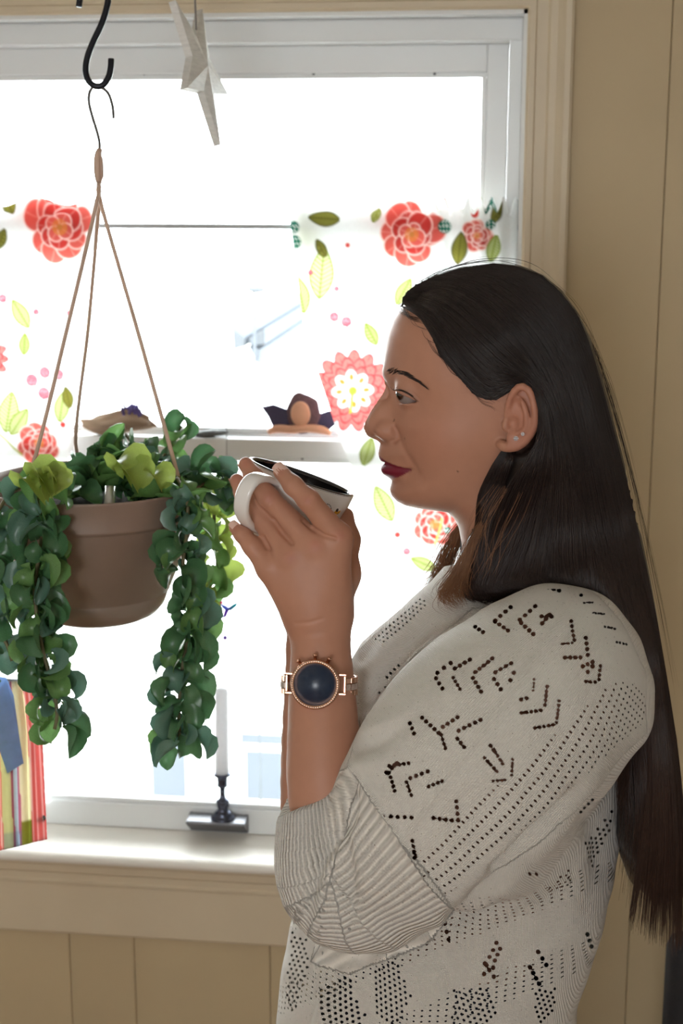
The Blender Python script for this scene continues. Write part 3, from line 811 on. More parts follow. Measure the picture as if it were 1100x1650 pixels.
# join the cuff onto the sweater grid
S = FW.sl(FC.lo, [ax[-1] for ax in FC.ax])
off = np.round((FC.lo - FW.lo) / hs).astype(int)
nn = FC.F.shape
FC2 = Field(FW.lo + off * hs, FW.lo + (off + np.array(nn) - 1) * hs, hs)
shift = (FC.lo - FC2.lo)
sl_ = tuple(slice(max(o, 0), min(o + n_, N_)) for o, n_, N_ in zip(off, nn, FW.F.shape))
src = tuple(slice(s_.start - o, s_.stop - o) for s_, o in zip(sl_, off))
FW.put(sl_, FC.F[src], .006, 'add')
# keep the forearm's way clear where it leaves the cuff
VS, QS = FW.mesh(); VS = relax(VS, QS, 1)
ps = proj(fig2world(VS)); NS = normals(VS, QS)
nearS = np.clip(NS[:, 2] * 3 + .2, 0, 1) * (VS[:, 2] > .0)
def fold(P, amp, sig, along=None, mask=1.0):
    dd, par = seg_dist(ps[:, 0], ps[:, 1], P); g = np.exp(-.5 * (dd / sig) ** 2)
    if along is not None: g = g * np.interp(par, np.arange(len(along)), along)
    return amp * g * nearS * mask
# which zone each point of the knit belongs to
cuffseam = [(570, 1240), (590, 1275), (625, 1325), (655, 1370), (690, 1425), (732, 1468)]
cuff_poly = [(440, 1290), (565, 1235)] + cuffseam[1:] + [(690, 1520), (560, 1570), (470, 1540), (430, 1400)]
cz, _ = poly_sd(ps[:, 0], ps[:, 1], cuff_poly)
cz2, _ = poly_sd(ps[:, 0], ps[:, 1], [(440, 1290), (565, 1235)] + cuffseam[1:] + [(742, 1500), (620, 1600), (470, 1590), (420, 1400)])
cuffm = np.maximum(np.clip(cz / 3 + .5, 0, 1) * (VS[:, 2] > .07), np.clip(cz2 / 3 + .5, 0, 1) * (VS[:, 2] > .157))
sleeve_poly = [(560, 1245), (575, 1160), (640, 1090), (690, 1040), (760, 980), (850, 945), (930, 930), (1000, 1000), (1040, 1080), (1040, 1180), (985, 1240), (930, 1310), (850, 1385), (735, 1470)]
sz, _ = poly_sd(ps[:, 0], ps[:, 1], sleeve_poly)
sleevem = np.clip(sz / 4 + .5, 0, 1) * (VS[:, 2] > .06) * (1 - cuffm)
D = np.zeros(len(VS))
D += fold([(918, 942), (909, 981), (861, 1060), (804, 1142), (730, 1243), (650, 1355)], .0026, 3.2)          # shoulder seam
D += fold(cuffseam, .0022, 4) + fold([(574, 1234), (596, 1272), (632, 1322), (662, 1367), (697, 1420), (738, 1460)], -.0016, 3)
D += fold([(585, 1165), (625, 1120), (674, 1050), (722, 1022)], .006, 10, [1, .9, .8, .3])                      # front edge of the sleeve
D += fold([(570, 1150), (610, 1100), (655, 1045), (700, 1010)], -.010, 9, [.6, 1, 1, .4])
D += fold([(578, 1205), (600, 1200), (650, 1170), (700, 1120)], -.004, 8, [1, .9, .6, .1])
D += fold([(580, 1180), (610, 1172), (650, 1150)], .005, 9, [1, .8, .1])
D += fold([(575, 1235), (610, 1230), (650, 1215)], .004, 9, [1, .6, .1])
D += fold([(562, 1290), (548, 1330), (515, 1380), (500, 1430), (496, 1480)], -.009, 9, [.3, 1, 1, .8, .2], cuffm)   # folds in the cuff
D += fold([(556, 1360), (535, 1400), (520, 1450), (515, 1510)], .005, 9, [.2, 1, 1, .3], cuffm)
D += fold([(556, 1350), (562, 1400), (566, 1450), (566, 1500)], -.007, 8, [.5, 1, 1, .2], cuffm)
D += fold([(575, 1350), (585, 1420), (590, 1480)], .004, 12, [.4, 1, .4], cuffm)
D += fold([(560, 1250), (566, 1290), (562, 1330)], -.006, 7, [.6, 1, .6], cuffm)
D += fold([(800, 1405), (850, 1365), (895, 1322), (935, 1275)], -.016, 9, [.5, 1, 1, .4])                          # fold under the arm
D += fold([(735, 1480), (790, 1435), (850, 1390)], -.012, 12, [1, .9, .4])
D += fold([(775, 1470), (850, 1430), (920, 1390), (950, 1345)], .008, 16, [.6, 1, 1, .4])
D += fold([(735, 1500), (760, 1540), (820, 1560), (900, 1500)], -.006, 14, [.7, .8, .8, .2])
D += fold([(740, 1465), (735, 1500), (760, 1530)], .004, 14)
D += fold([(700, 1530), (730, 1570), (735, 1640)], -.007, 12, [.8, 1, .6])
D += fold([(640, 1550), (665, 1590), (670, 1650)], .005, 14) + fold([(590, 1560), (600, 1600), (590, 1650)], -.005, 12)
D += fold([(950, 1330), (970, 1400), (940, 1480)], -.005, 12, [.5, 1, .3])
D += fold([(515, 1560), (520, 1620), (505, 1660)], .004, 8) + fold([(500, 1560), (506, 1620), (492, 1660)], -.004, 7)
D += fold([(610, 1010), (580, 1060)], -.003, 8)
n1 = (np.sin(ps[:, 0] * .045 + ps[:, 1] * .031) * np.sin(ps[:, 0] * -.021 + ps[:, 1] * .052)) * .0011
D += n1 * (1 - cuffm)
VS = VS + NS * D[:, None]
# holes of the lace, along strokes read off the sleeve (start, end, count), then the radius
Z2 = lambda L: [(560 + a * .4364, 920 + b * .4364, 560 + c * .4364, 920 + d * .4364, n) for a, b, c, d, n in L]
strokes = Z2([(600, 130, 545, 185, 4), (545, 190, 592, 222, 4), (692, 130, 635, 180, 4), (640, 192, 685, 232, 4), (745, 165, 718, 195, 3), (512, 148, 485, 170, 3), (470, 205, 500, 228, 3), (715, 170, 752, 172, 3),
 (533, 322, 470, 372, 5), (462, 395, 492, 445, 4), (603, 342, 545, 375, 4), (540, 400, 565, 437, 3), (450, 325, 395, 360, 4), (390, 395, 415, 438, 4), (325, 395, 350, 435, 3), (380, 340, 330, 375, 3), (613, 378, 600, 405, 2),
 (405, 540, 350, 575, 4), (345, 605, 360, 655, 4), (490, 550, 410, 590, 5), (405, 620, 430, 650, 3), (272, 540, 335, 598, 5), (225, 560, 245, 600, 3),
 (225, 710, 155, 720, 5), (150, 745, 172, 812, 5), (295, 740, 230, 765, 4), (215, 780, 235, 828, 4), (350, 775, 300, 795, 4),
 (825, 185, 837, 255, 5), (790, 270, 828, 266, 4), (880, 245, 886, 310, 4), (800, 322, 858, 320, 4), (868, 352, 905, 335, 3), (888, 372, 906, 352, 2), (935, 350, 930, 400, 4), (880, 408, 915, 410, 3),
 (688, 400, 685, 440, 4), (660, 470, 640, 475, 2), (738, 425, 728, 495, 5), (640, 525, 712, 515, 5), (780, 480, 772, 560, 6), (690, 580, 760, 568, 5),
 (505, 690, 550, 740, 5), (545, 670, 572, 712, 4), (527, 645, 540, 662, 2), (608, 695, 605, 755, 5), (535, 775, 580, 772, 4),
 (720, 55, 780, 70, 4), (862, 88, 866, 90, 1), (872, 118, 902, 118, 4), (905, 155, 945, 160, 5), (950, 205, 985, 214, 4), (990, 264, 1025, 272, 4)])
strokes += [(618 + 0, 1315, 662, 1318, 5), (664, 1355, 668, 1382, 4), (735, 1292, 738, 1322, 4), (698, 1318, 728, 1322, 4), (640, 1230, 622, 1245, 3),
 (800, 1520, 780, 1570, 5), (806, 1530, 796, 1562, 4), (782, 1555, 796, 1575, 3), (868, 1535, 880, 1555, 3), (855, 1560, 868, 1585, 4), (945, 1505, 952, 1525, 3), (716, 1490, 722, 1515, 3)]
holes = []
for a, b, c, d, n in strokes:
    for i in range(n):
        t = i / max(n - 1, 1); holes.append((a + (c - a) * t, b + (d - b) * t, min(3.7, .43 * math.hypot(c - a, d - b) / max(n - 1, 1) if n > 1 else 3)))
# open-work panels of the trunk
def lattice(poly, step, r, ang=0.0):
    xs = [p[0] for p in poly]; ys = [p[1] for p in poly]; ca, sa = math.cos(ang), math.sin(ang); cx, cy = np.mean(xs), np.mean(ys)
    for i in range(-60, 61):
        for j in range(-60, 61):
            a, b = (i + .5 * (j % 2)) * step, j * step * .8
            x, y = cx + a * ca - b * sa, cy + a * sa + b * ca
            if inside(np.array([x]), np.array([y]), poly)[0]: holes.append((x, y, r * .85))
lattice([(915, 1345), (950, 1290), (990, 1275), (985, 1330), (960, 1400)], 9, 2.9, -.9)
lattice([(850, 1405), (905, 1395), (925, 1420), (880, 1435)], 9, 2.4, -.2)
lattice([(600, 1560), (640, 1545), (665, 1600), (640, 1660), (600, 1640)], 10, 3.0, .5)
lattice([(520, 1590), (560, 1570), (585, 1640), (560, 1680), (520, 1660)], 10, 3.1, .5)
lattice([(730, 1600), (790, 1590), (800, 1640), (760, 1670), (725, 1660)], 10, 3.0, .2)
lattice([(860, 1595), (895, 1590), (890, 1640), (865, 1650)], 9, 2.8, .2)
lattice([(470, 1500), (495, 1515), (497, 1560), (470, 1640), (460, 1600)], 9, 2.4, .2)
lattice([(590, 1120), (615, 1085), (640, 1060), (640, 1075), (605, 1125)], 9, 2.4, -.8)
lattice([(600, 1030), (680, 960), (690, 975), (620, 1035)], 8, 1.9, -.7)
hole = np.zeros(len(VS))
Hh = np.array(holes); facing = (NS[:, 2] > .05) & (cuffm < .3)
cell = {}
ii = np.flatnonzero(facing)
key = (ps[ii] // 12).astype(int)
for k_, i_ in zip(map(tuple, key), ii): cell.setdefault(k_, []).append(i_)
for x, y, r in holes:
    kx, ky = int(x // 12), int(y // 12)
    L = [i for a in (-1, 0, 1) for b in (-1, 0, 1) for i in cell.get((kx + a, ky + b), [])]
    if not L: continue
    L = np.array(L); dd = np.hypot(ps[L, 0] - x, ps[L, 1] - y)
    zz = VS[L, 2]; L = L[zz > zz.max() - .05]; dd = np.hypot(ps[L, 0] - x, ps[L, 1] - y)
    hole[L] = np.maximum(hole[L], np.clip(1 - dd / (2 * r), 0, 1))
# knit coordinates: along the arm / round it on the sleeve and cuff, round the trunk elsewhere
def axis_coords(V, AX):
    best = np.full(len(V), 1e9); s_ = np.zeros(len(V)); th = np.zeros(len(V)); acc = 0.0
    for i in range(len(AX) - 1):
        d = AX[i + 1] - AX[i]; L = np.linalg.norm(d); d = d / L
        t = (V - AX[i]) @ d; tc = np.clip(t, 0, L); q = V - AX[i] - tc[:, None] * d; e = np.linalg.norm(q, axis=1)
        n0 = np.array([0, 0, 1.0]); n0 -= d * (n0 @ d); n0 /= np.linalg.norm(n0); b0 = np.cross(d, n0)
        m = e < best; best = np.where(m, e, best); s_ = np.where(m, acc + tc, s_)
        th = np.where(m, np.arctan2(q @ b0, q @ n0), th); acc += L
    return s_, th
sS, tS = axis_coords(VS, SLEEVE_AX[[0, -1]]); sC, tC = axis_coords(VS, CUFF_AX)
sS = (VS - SLEEVE_AX[0]) @ ((SLEEVE_AX[-1] - SLEEVE_AX[0]) / np.linalg.norm(SLEEVE_AX[-1] - SLEEVE_AX[0]))
uvS = np.stack([sS, tS * .08], 1); uvC = np.stack([sC, tC * .055], 1); uvT = np.stack([VS[:, 1] + 3, VS[:, 0] + .4 * VS[:, 2]], 1)
cu = (cuffm > .5); se = (sleevem > .5) & ~cu
UV = np.where(cu[:, None], uvC, np.where(se[:, None], uvS, uvT))
# rows of small eyelets on the underside of the sleeve and across the trunk
el, _ = seg_dist(ps[:, 0], ps[:, 1], [(1000, 1140), (900, 1235), (700, 1405)])
rowz = np.clip((46 - el) / 8, 0, 1) * se
rowz = np.maximum(rowz, (~cu & ~se) * np.clip(np.sin(ps[:, 1] * .05 + ps[:, 0] * .02) * 2, 0, 1) * (ps[:, 1] > 1390) * .9)
M_KNIT = bpy.data.materials.new('cream_knit'); M_KNIT.use_nodes = True
nt = M_KNIT.node_tree; N, L_ = nt.nodes, nt.links; bs = N['Principled BSDF']
bs.inputs['Roughness'].default_value = .75; bs.inputs['Sheen Weight'].default_value = .25
def nd(t, **k):
    n_ = N.new(t)
    for a, b in k.items(): setattr(n_, a, b)
    return n_
def mth(op, a, b=None, clamp=False):
    n_ = nd('ShaderNodeMath', operation=op, use_clamp=clamp)
    for i, v in enumerate((a, b)):
        if v is None: continue
        if isinstance(v, (int, float)): n_.inputs[i].default_value = v
        else: L_.new(v, n_.inputs[i])
    return n_.outputs[0]
def att(nm, out='Fac'):
    a = nd('ShaderNodeAttribute'); a.attribute_name = nm; return a.outputs[out]
uvn = nd('ShaderNodeSeparateXYZ'); L_.new(att('knit', 'Vector'), uvn.inputs[0]); U_, V_ = uvn.outputs[0], uvn.outputs[1]
cuf = att('cuff'); row = att('rows'); hol = att('hole')
st1 = mth('SINE', mth('MULTIPLY', U_, 2 * math.pi / .0026)); st2 = mth('SINE', mth('MULTIPLY', V_, 2 * math.pi / .0026))
rib = mth('SINE', mth('MULTIPLY', V_, 2 * math.pi / .0046))
fine = mth('MULTIPLY', mth('ADD', mth('ABSOLUTE', st1), mth('ABSOLUTE', st2)), .35)
ribh = mth('ADD', mth('MULTIPLY', rib, .9), mth('MULTIPLY', st1, .12))
hgt = mth('ADD', mth('MULTIPLY', fine, mth('SUBTRACT', 1.0, cuf)), mth('MULTIPLY', ribh, cuf))
# small eyelets in rows
e1 = mth('SINE', mth('MULTIPLY', U_, 2 * math.pi / .0052)); e2 = mth('SINE', mth('MULTIPLY', V_, 2 * math.pi / .0075))
dots = mth('GREATER_THAN', mth('MULTIPLY', mth('MULTIPLY', mth('MAXIMUM', e1, 0), mth('MAXIMUM', e2, 0)), row), .52)
opn = mth('MAXIMUM', mth('GREATER_THAN', hol, .5), dots)
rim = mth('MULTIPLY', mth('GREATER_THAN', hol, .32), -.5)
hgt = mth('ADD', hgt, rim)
nz = nd('ShaderNodeTexNoise'); nz.inputs['Scale'].default_value = 260
co = nd('ShaderNodeTexCoord'); L_.new(co.outputs['Object'], nz.inputs['Vector'])
hgt = mth('ADD', hgt, mth('MULTIPLY', nz.outputs['Fac'], .5))
bp = nd('ShaderNodeBump'); bp.inputs['Strength'].default_value = .9; bp.inputs['Distance'].default_value = .0015
L_.new(hgt, bp.inputs['Height']); L_.new(bp.outputs[0], bs.inputs['Normal'])
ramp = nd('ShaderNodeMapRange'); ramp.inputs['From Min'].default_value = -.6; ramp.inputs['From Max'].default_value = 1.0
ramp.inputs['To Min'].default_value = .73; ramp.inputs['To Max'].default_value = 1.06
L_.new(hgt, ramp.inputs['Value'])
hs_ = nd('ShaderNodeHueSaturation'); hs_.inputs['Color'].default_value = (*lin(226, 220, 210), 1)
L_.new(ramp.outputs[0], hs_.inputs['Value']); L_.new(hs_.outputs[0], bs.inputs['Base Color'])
# metallic thread glints
vo = nd('ShaderNodeTexVoronoi'); vo.inputs['Scale'].default_value = 330; L_.new(co.outputs['Object'], vo.inputs['Vector'])
gx = mth('LESS_THAN', vo.outputs['Distance'], .14)
nz2 = nd('ShaderNodeTexWhiteNoise'); L_.new(vo.outputs['Position'], nz2.inputs['Vector'])
gx = mth('MULTIPLY', gx, mth('GREATER_THAN', nz2.outputs['Value'], .78))
L_.new(mth('MULTIPLY', gx, .9), bs.inputs['Metallic']); L_.new(mth('SUBTRACT', .75, mth('MULTIPLY', gx, .5)), bs.inputs['Roughness'])
tp = nd('ShaderNodeBsdfTransparent'); mxs = nd('ShaderNodeMixShader')
L_.new(opn, mxs.inputs[0]); L_.new(bs.outputs[0], mxs.inputs[1]); L_.new(tp.outputs[0], mxs.inputs[2]); L_.new(mxs.outputs[0], N['Material Output'].inputs['Surface'])
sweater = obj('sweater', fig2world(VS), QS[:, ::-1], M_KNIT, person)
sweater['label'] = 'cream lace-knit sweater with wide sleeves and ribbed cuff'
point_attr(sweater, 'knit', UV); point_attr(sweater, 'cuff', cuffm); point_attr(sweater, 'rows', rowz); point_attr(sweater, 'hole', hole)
# ---- hair: a shell over the skull and down the back, then the strands that lie on it
HO0 = [(641, 497, .05), (650, 474, .055), (668, 457, .06), (700, 442, .065), (745, 429, .065), (795, 424, .065), (840, 428, .065), (875, 443, .065), (905, 468, .065), (930, 503, .065), (950, 545, .06), (966, 595, .055), (983, 660, .05), (1000, 725, .05), (1016, 790, .05), (1032, 860, .05), (1046, 930, .06),
      (1058, 1000, .07), (1070, 1075, .08), (1082, 1150, .08), (1092, 1230, .08), (1098, 1310, .08), (1094, 1380, .06), (1080, 1430, .05), (1060, 1445, .05), (1035, 1435, .05), (1012, 1415, .06),
      (1010, 1395, .12), (1016, 1310, .15), (1022, 1220, .15), (1022, 1120, .15), (1008, 1050, .15), (985, 1012, .15), (955, 975, .15), (915, 962, .15), (880, 958, .15), (840, 964, .12), (795, 972, .1), (765, 968, .1), (758, 940, .12), (764, 900, .2), (772, 850, .2), (770, 815, .2), (772, 792, .2), (788, 760, .2), (810, 728, .3), (834, 724, .3),
      (848, 714, .3), (854, 690, .3), (850, 660, .3), (844, 636, .3), (836, 624, .3), (818, 624, .4), (802, 632, .4), (786, 632, .4), (768, 618, .4), (750, 592, .4), (727, 564, .35), (713, 532, .25), (694, 504, .15), (670, 490, .08)]
def _hw(k, x, y):
    if k >= 45: return max(head_w(x - (x - 550) * .04, y - (y - 275) * .04), .02) + .002   # hairline and behind the ear
    if k >= 27: return (.125 if k < 34 else .10 if k < 41 else .06)
    return 0.0
HO = [(x, y, (r if k < 27 else 1.0), _hw(k, x, y)) for k, (x, y, r) in enumerate(HO0)]
hwp = lambda x, y, a: (x, y, head_w(x, y) + a * mm)
HCt = [hwp(*q) for q in ((850, 600, 14), (670, 480, 3), (700, 490, 7), (760, 470, 8), (860, 480, 9), (720, 535, 6), (760, 540, 8), (800, 520, 9), (850, 560, 9), (900, 560, 12), (712, 570, 1.5), (740, 600, 1.5), (760, 625, 1.5), (785, 640, 2), (820, 620, 4), (840, 600, 8), (690, 520, 2), (780, 600, 5))]
HCt += [(x, y, w * mm) for x, y, w in ((880, 640, 92), (870, 690, 94), (856, 650, 93), (858, 690, 93), (845, 628, 90), (930, 600, 62), (905, 760, 88), (950, 760, 68), (805, 745, 66), (790, 780, 62), (840, 780, 78), (800, 850, 72), (850, 880, 90), (920, 860, 92), (985, 860, 66), (775, 930, 84), (830, 940, 108), (900, 930, 122), (960, 950, 130), (1015, 950, 90), (1000, 1010, 135), (1040, 1060, 105), (1030, 1150, 132), (1050, 1250, 125), (1060, 1350, 118), (1060, 1450, 100), (1020, 1420, 112))]
lo = fig(620, 1560, 0); hi = fig(1130, 410, 0); hh = .003
FHr = Field((lo[0], lo[1], -.15), (hi[0], hi[1], .15), hh)
X2, Y2 = np.meshgrid(FHr.ax[0].astype(float), FHr.ax[1].astype(float), indexing='ij')
HAIR_W2 = relief_W2(X2, Y2, [(p[0], p[1], p[3]) for p in HO], [p[2] for p in HO], HCt, 3.0)
FHr.relief(HAIR_W2 * .94)
# the far side of the long hair lies flatter on the back
S = FHr.sl((-9,) * 3, (9,) * 3); X, Y, Z = FHr.grid(S)
FHr.put(S, -.085 - Z + 0 * X + 0 * Y, 0, 'and')
Vh, Qh = FHr.mesh()
M_HAIR = mat('dark_brown_hair', lin(52, 38, 32), .36, var=.18, vscale=40, spec=.5, attr='tint')
shell = obj('hair', fig2world(Vh), Qh[:, ::-1], M_HAIR, person)
point_attr(shell, 'tint', np.repeat(np.array([lin(32, 25, 23)]), len(Vh), 0))
def hair_w(P):                       # breadth of the shell at (u, v)
    i = np.clip((P[..., 0] - FHr.ax[0][0]) / hh, 0, HAIR_W2.shape[0] - 1.01); j = np.clip((P[..., 1] - FHr.ax[1][0]) / hh, 0, HAIR_W2.shape[1] - 1.01)
    i0, j0 = i.astype(int), j.astype(int); a, b = i - i0, j - j0; W = HAIR_W2
    return np.sqrt(np.maximum((W[i0, j0] * (1 - a) + W[i0 + 1, j0] * a) * (1 - b) + (W[i0, j0 + 1] * (1 - a) + W[i0 + 1, j0 + 1] * a) * b, 0))
def head_wv(P):
    i = (P[..., 0] - FH.ax[0][0]) / h; j = (P[..., 1] - FH.ax[1][0]) / h; ok = (i > 0) & (j > 0) & (i < HEAD_W2.shape[0] - 1.01) & (j < HEAD_W2.shape[1] - 1.01)
    i, j = np.clip(i, 0, HEAD_W2.shape[0] - 2), np.clip(j, 0, HEAD_W2.shape[1] - 2); i0, j0 = i.astype(int), j.astype(int)
    return np.where(ok, np.sqrt(np.maximum(HEAD_W2[i0, j0], 0)), 0)
def uv_of(px):                       # drawing -> figure plane
    d = _fw[None] + ((px[..., 0] - 550) / FPX)[..., None] * _r - ((px[..., 1] - 825) / FPX)[..., None] * _up
    t = DF / (d @ _fh); return np.stack([t * (d @ _r), CAM[2] + t * d[..., 2]], -1)
def strands(P, R):
    """many thin three-sided tubes at once: P (n, m, 3) in the figure frame, R (n, m)"""
    n, m = P.shape[:2]
    T = np.gradient(P, axis=1); T /= np.linalg.norm(T, axis=2, keepdims=True) + 1e-9
    A = np.cross(T, np.array([.1, .2, 1.0])); A /= np.linalg.norm(A, axis=2, keepdims=True) + 1e-9
    B = np.cross(T, A)
    V = np.stack([P + R[..., None] * (math.cos(a) * A + math.sin(a) * B) for a in (0, 2.0944, 4.18879)], 2)
    idx = np.arange(n * m * 3).reshape(n, m, 3)
    F = np.concatenate([np.stack([idx[:, :-1, k], idx[:, :-1, (k + 1) % 3], idx[:, 1:, (k + 1) % 3], idx[:, 1:, k]], -1).reshape(-1, 4) for k in range(3)])
    return V.reshape(-1, 3), F
def family(guides, n, m, side=1, spread=3.0, lift=(.0, .005), rad=(.00028, .00045), cut=(.82, 1.0), wfree=None):
    G = np.stack([spline(g, m) for g in guides])               # (g, m, 2)
    q = rng.random(n) * (len(guides) - 1.001); i = q.astype(int); t = (q - i)[:, None, None]
    px = G[i] * (1 - t) + G[i + 1] * t
    wob = np.linspace(0, 1, m)[None, :, None]
    ph = rng.random((n, 1, 1)) * 6.28
    px = px + rng.normal(0, spread, (n, 1, 2)) * (.25 + wob) + np.sin(wob * (6 + 5 * rng.random((n, 1, 1))) + ph) * rng.normal(0, spread * .5, (n, 1, 1)) * np.array([1, .3]) * wob
    c = cut[0] + (cut[1] - cut[0]) * rng.random(n)               # shorten
    s = np.linspace(0, 1, m)[None] * c[:, None] * (m - 1); i0 = np.minimum(s.astype(int), m - 2); f = (s - i0)[..., None]
    r_ = np.arange(n)[:, None]; px = px[r_, i0] * (1 - f) + px[r_, i0 + 1] * f
    uv = uv_of(px)
    L = lift[0] + (lift[1] - lift[0]) * rng.random((n, 1)) ** 1.5
    w = np.full(uv.shape[:2], .05) if wfree is None else np.interp(np.linspace(0, 1, m), np.linspace(0, 1, len(wfree)), wfree)[None] + rng.normal(0, .008, (n, 1))
    for it in range(3):                  # where the measured path meets the shell
        k = (DF - w * side) / DF
        P = np.stack([uv[..., 0] * k, CAM[2] + (uv[..., 1] - CAM[2]) * k, w * side], -1)
        if wfree is None:
            w = np.maximum(np.maximum(hair_w(P), head_wv(P) + .0008), .004)
            for j in range(1, m): w[:, j] = np.maximum(w[:, j], w[:, j - 1] - .004 * (px[:, j, 1] > 760))   # ends hang on past the shell's edge
            w = w + L
    P[..., 2] = w * side
    R = (rad[0] + (rad[1] - rad[0]) * rng.random((n, 1))) * np.interp(np.linspace(0, 1, m), [0, .1, .8, 1], [.7, 1, 1, .25])[None]
    return strands(P, R)
g1 = [[(650, 488), (680, 514), (703, 552), (730, 592), (758, 624), (790, 646), (822, 627), (848, 616), (868, 640), (872, 690), (862, 740), (845, 790), (825, 840), (800, 890), (775, 930), (758, 955)],
      [(650, 482), (695, 500), (740, 545), (790, 594), (835, 606), (870, 640), (882, 700), (882, 770), (872, 840), (855, 900), (830, 945)],
      [(657, 470), (720, 474), (785, 520), (850, 580), (890, 640), (910, 720), (920, 800), (925, 870), (930, 930), (955, 975), (990, 1030)],
      [(690, 451), (760, 456), (840, 510), (895, 590), (925, 680), (945, 780), (960, 870), (985, 960), (1015, 1060), (1026, 1180), (1026, 1300), (1000, 1470)],
      [(740, 434), (820, 447), (890, 510), (930, 590), (955, 680), (978, 790), (1000, 890), (1025, 990), (1045, 1100), (1053, 1220), (1053, 1340), (1040, 1515)],
      [(785, 428), (862, 450), (918, 510), (948, 580), (970, 660), (995, 760), (1018, 860), (1040, 970), (1060, 1090), (1074, 1220), (1080, 1340), (1078, 1530)],
      [(795, 426), (868, 442), (927, 505), (957, 585), (982, 680), (1005, 770), (1024, 860), (1046, 960), (1067, 1080), (1085, 1200), (1098, 1330), (1100, 1530)]]
P_ = [family(g1, 5200, 30, 1), family(g1[2:], 1300, 26, -1, cut=(.5, 1)),
      family([[(868, 640), (874, 690), (850, 740), (820, 785), (800, 835), (785, 880), (765, 930), (758, 955), (780, 966), (830, 955), (890, 944)],
              [(872, 640), (880, 700), (870, 760), (850, 820), (830, 880), (810, 925), (800, 950), (830, 955), (870, 947), (905, 940)],
              [(880, 660), (890, 740), (885, 820), (880, 880), (875, 930), (905, 945), (945, 955)]], 900, 26, 1, 4, (.001, .007)),
      family([[(808, 728), (790, 758), (772, 800), (770, 840), (764, 890), (750, 935), (742, 958), (756, 972)], [(830, 726), (815, 770), (800, 820), (790, 870), (775, 920), (760, 960), (790, 968)]], 500, 20, 1, 3, (.0, .005)),
      family([[(648, 494), (664, 500), (690, 512), (715, 540)], [(674, 505), (692, 522), (720, 555), (750, 590)], [(692, 530), (710, 560), (738, 590), (770, 615)], [(708, 572), (730, 592), (765, 612), (800, 612)], [(738, 604), (758, 622), (790, 625), (822, 610)], [(760, 632), (780, 640), (805, 632), (835, 608)]], 1500, 12, 1, 2.2, (-.001, .004), (.00016, .0003)),
      family([[(646, 488), (640, 497), (650, 508), (662, 512)], [(655, 500), (660, 512), (675, 516), (690, 520)], [(700, 560), (712, 582), (724, 592), (740, 600)], [(770, 640), (784, 652), (800, 656), (806, 662)]], 46, 9, 1, 3.5, (.0, .003), (.00010, .00018)),
      family([[(660, 462), (720, 430), (800, 416), (870, 430)], [(700, 440), (780, 418), (860, 428), (930, 492)], [(860, 430), (930, 490), (970, 590), (1005, 720)], [(950, 540), (990, 650), (1030, 820), (1070, 1000)], [(1000, 700), (1040, 860), (1080, 1060), (1110, 1240)]], 90, 22, 1, 5, (.0, .002), (.00008, .00014), (.4, 1.0), [.01, .0, -.01, .0])]
def tri_merge(L):
    V = []; F = []; n = 0
    for v, f in L: V.append(v); F.append(f + n); n += len(v)
    return np.concatenate(V), np.concatenate(F)
def hair_obj(L, base, jit):
    v, f = tri_merge(L); o = obj('hair_strands', fig2world(v), f[:, ::-1], M_HAIR, person)
    return o, v
o, v = hair_obj(P_, None, 0)
ns = len(v) // 3
warm = np.clip((1.47 - v[:, 1]) * 1.6, 0, 1)[:, None]           # hair is browner towards its ends
tone = np.array(lin(36, 27, 25)) * (1 - warm) + np.array(lin(66, 45, 35)) * warm
point_attr(o, 'tint', tone)
# loose ends in front of the neck and the lock of the far side
F3 = [family([[(775, 800), (745, 838), (722, 868), (708, 900), (695, 930), (675, 950)], [(770, 830), (750, 860), (735, 890), (722, 915), (705, 938), (690, 948)]], 240, 18, 1, 6, rad=(.00016, .00028), wfree=[-.045, -.05, -.055, -.06]),
      family([[(775, 840), (758, 870), (740, 905), (728, 930), (712, 950), (706, 965), (722, 975), (738, 978)], [(780, 850), (765, 890), (752, 920), (745, 945), (752, 968)]], 320, 20, 1, 6, rad=(.00016, .00028), wfree=[.05, .055, .06, .07]),
      family([[(795, 780), (760, 830), (752, 880), (748, 930)], [(860, 800), (840, 850), (810, 900), (790, 940)]], 26, 18, 1, 9, rad=(.00014, .0002), wfree=[.085, .09, .095, .10])]
o2, v2 = hair_obj(F3, None, 0)
point_attr(o2, 'tint', np.repeat(np.array([lin(128, 88, 60)]), len(v2), 0))  # lighter tint paints the backlight into these loose strands
for q in (o, o2): q['kind'] = 'stuff'
# ================================================================== mug
n_ax = np.array([.335, .935, -.10]); n_ax /= np.linalg.norm(n_ax)
rim_c = fig(485.5, 768.5, 0.0)
RM = 91 / FPX * (DF / 1.0) * 1.005
prof_o = [(0.0, -.078), (.026, -.078), (.030, -.077), (.032, -.074), (.036, -.068), (.0425, -.056), (.0475, -.042), (.0505, -.026), (.0525, -.012), (.0536, -.002), (.0536, .0)]
sc_ = RM / .0536
prof_o = [(r * sc_, z * sc_) for r, z in prof_o]
prof_i = [(r - .0032 if r > .004 else 0, z + (.004 if z < -.07 else 0)) for r, z in prof_o]
M_CER = mat('white_glaze', lin(236, 232, 228), .12, var=.01, vscale=30, spec=.5, coat=.4)
M_BLK = mat('black_glaze', lin(22, 22, 26), .10, var=.1, vscale=30, spec=.5, coat=.5)
mug_base = rim_c + n_ax * prof_o[0][1]
mug = thing('mug', 'large white mug with black inside and bee print, held by the woman', 'mug', fig2world(mug_base))
axw = fig2world(rim_c + n_ax) - fig2world(rim_c)
cw = fig2world(rim_c)
v, f = lathe(prof_o, 56, cw, axw); obj('outer_wall', v, f, M_CER, mug)
v, f = lathe(prof_i + [(RM - .0032, .0)], 56, cw, axw); obj('inner_wall', v, [q[::-1] for q in f], M_BLK, mug)
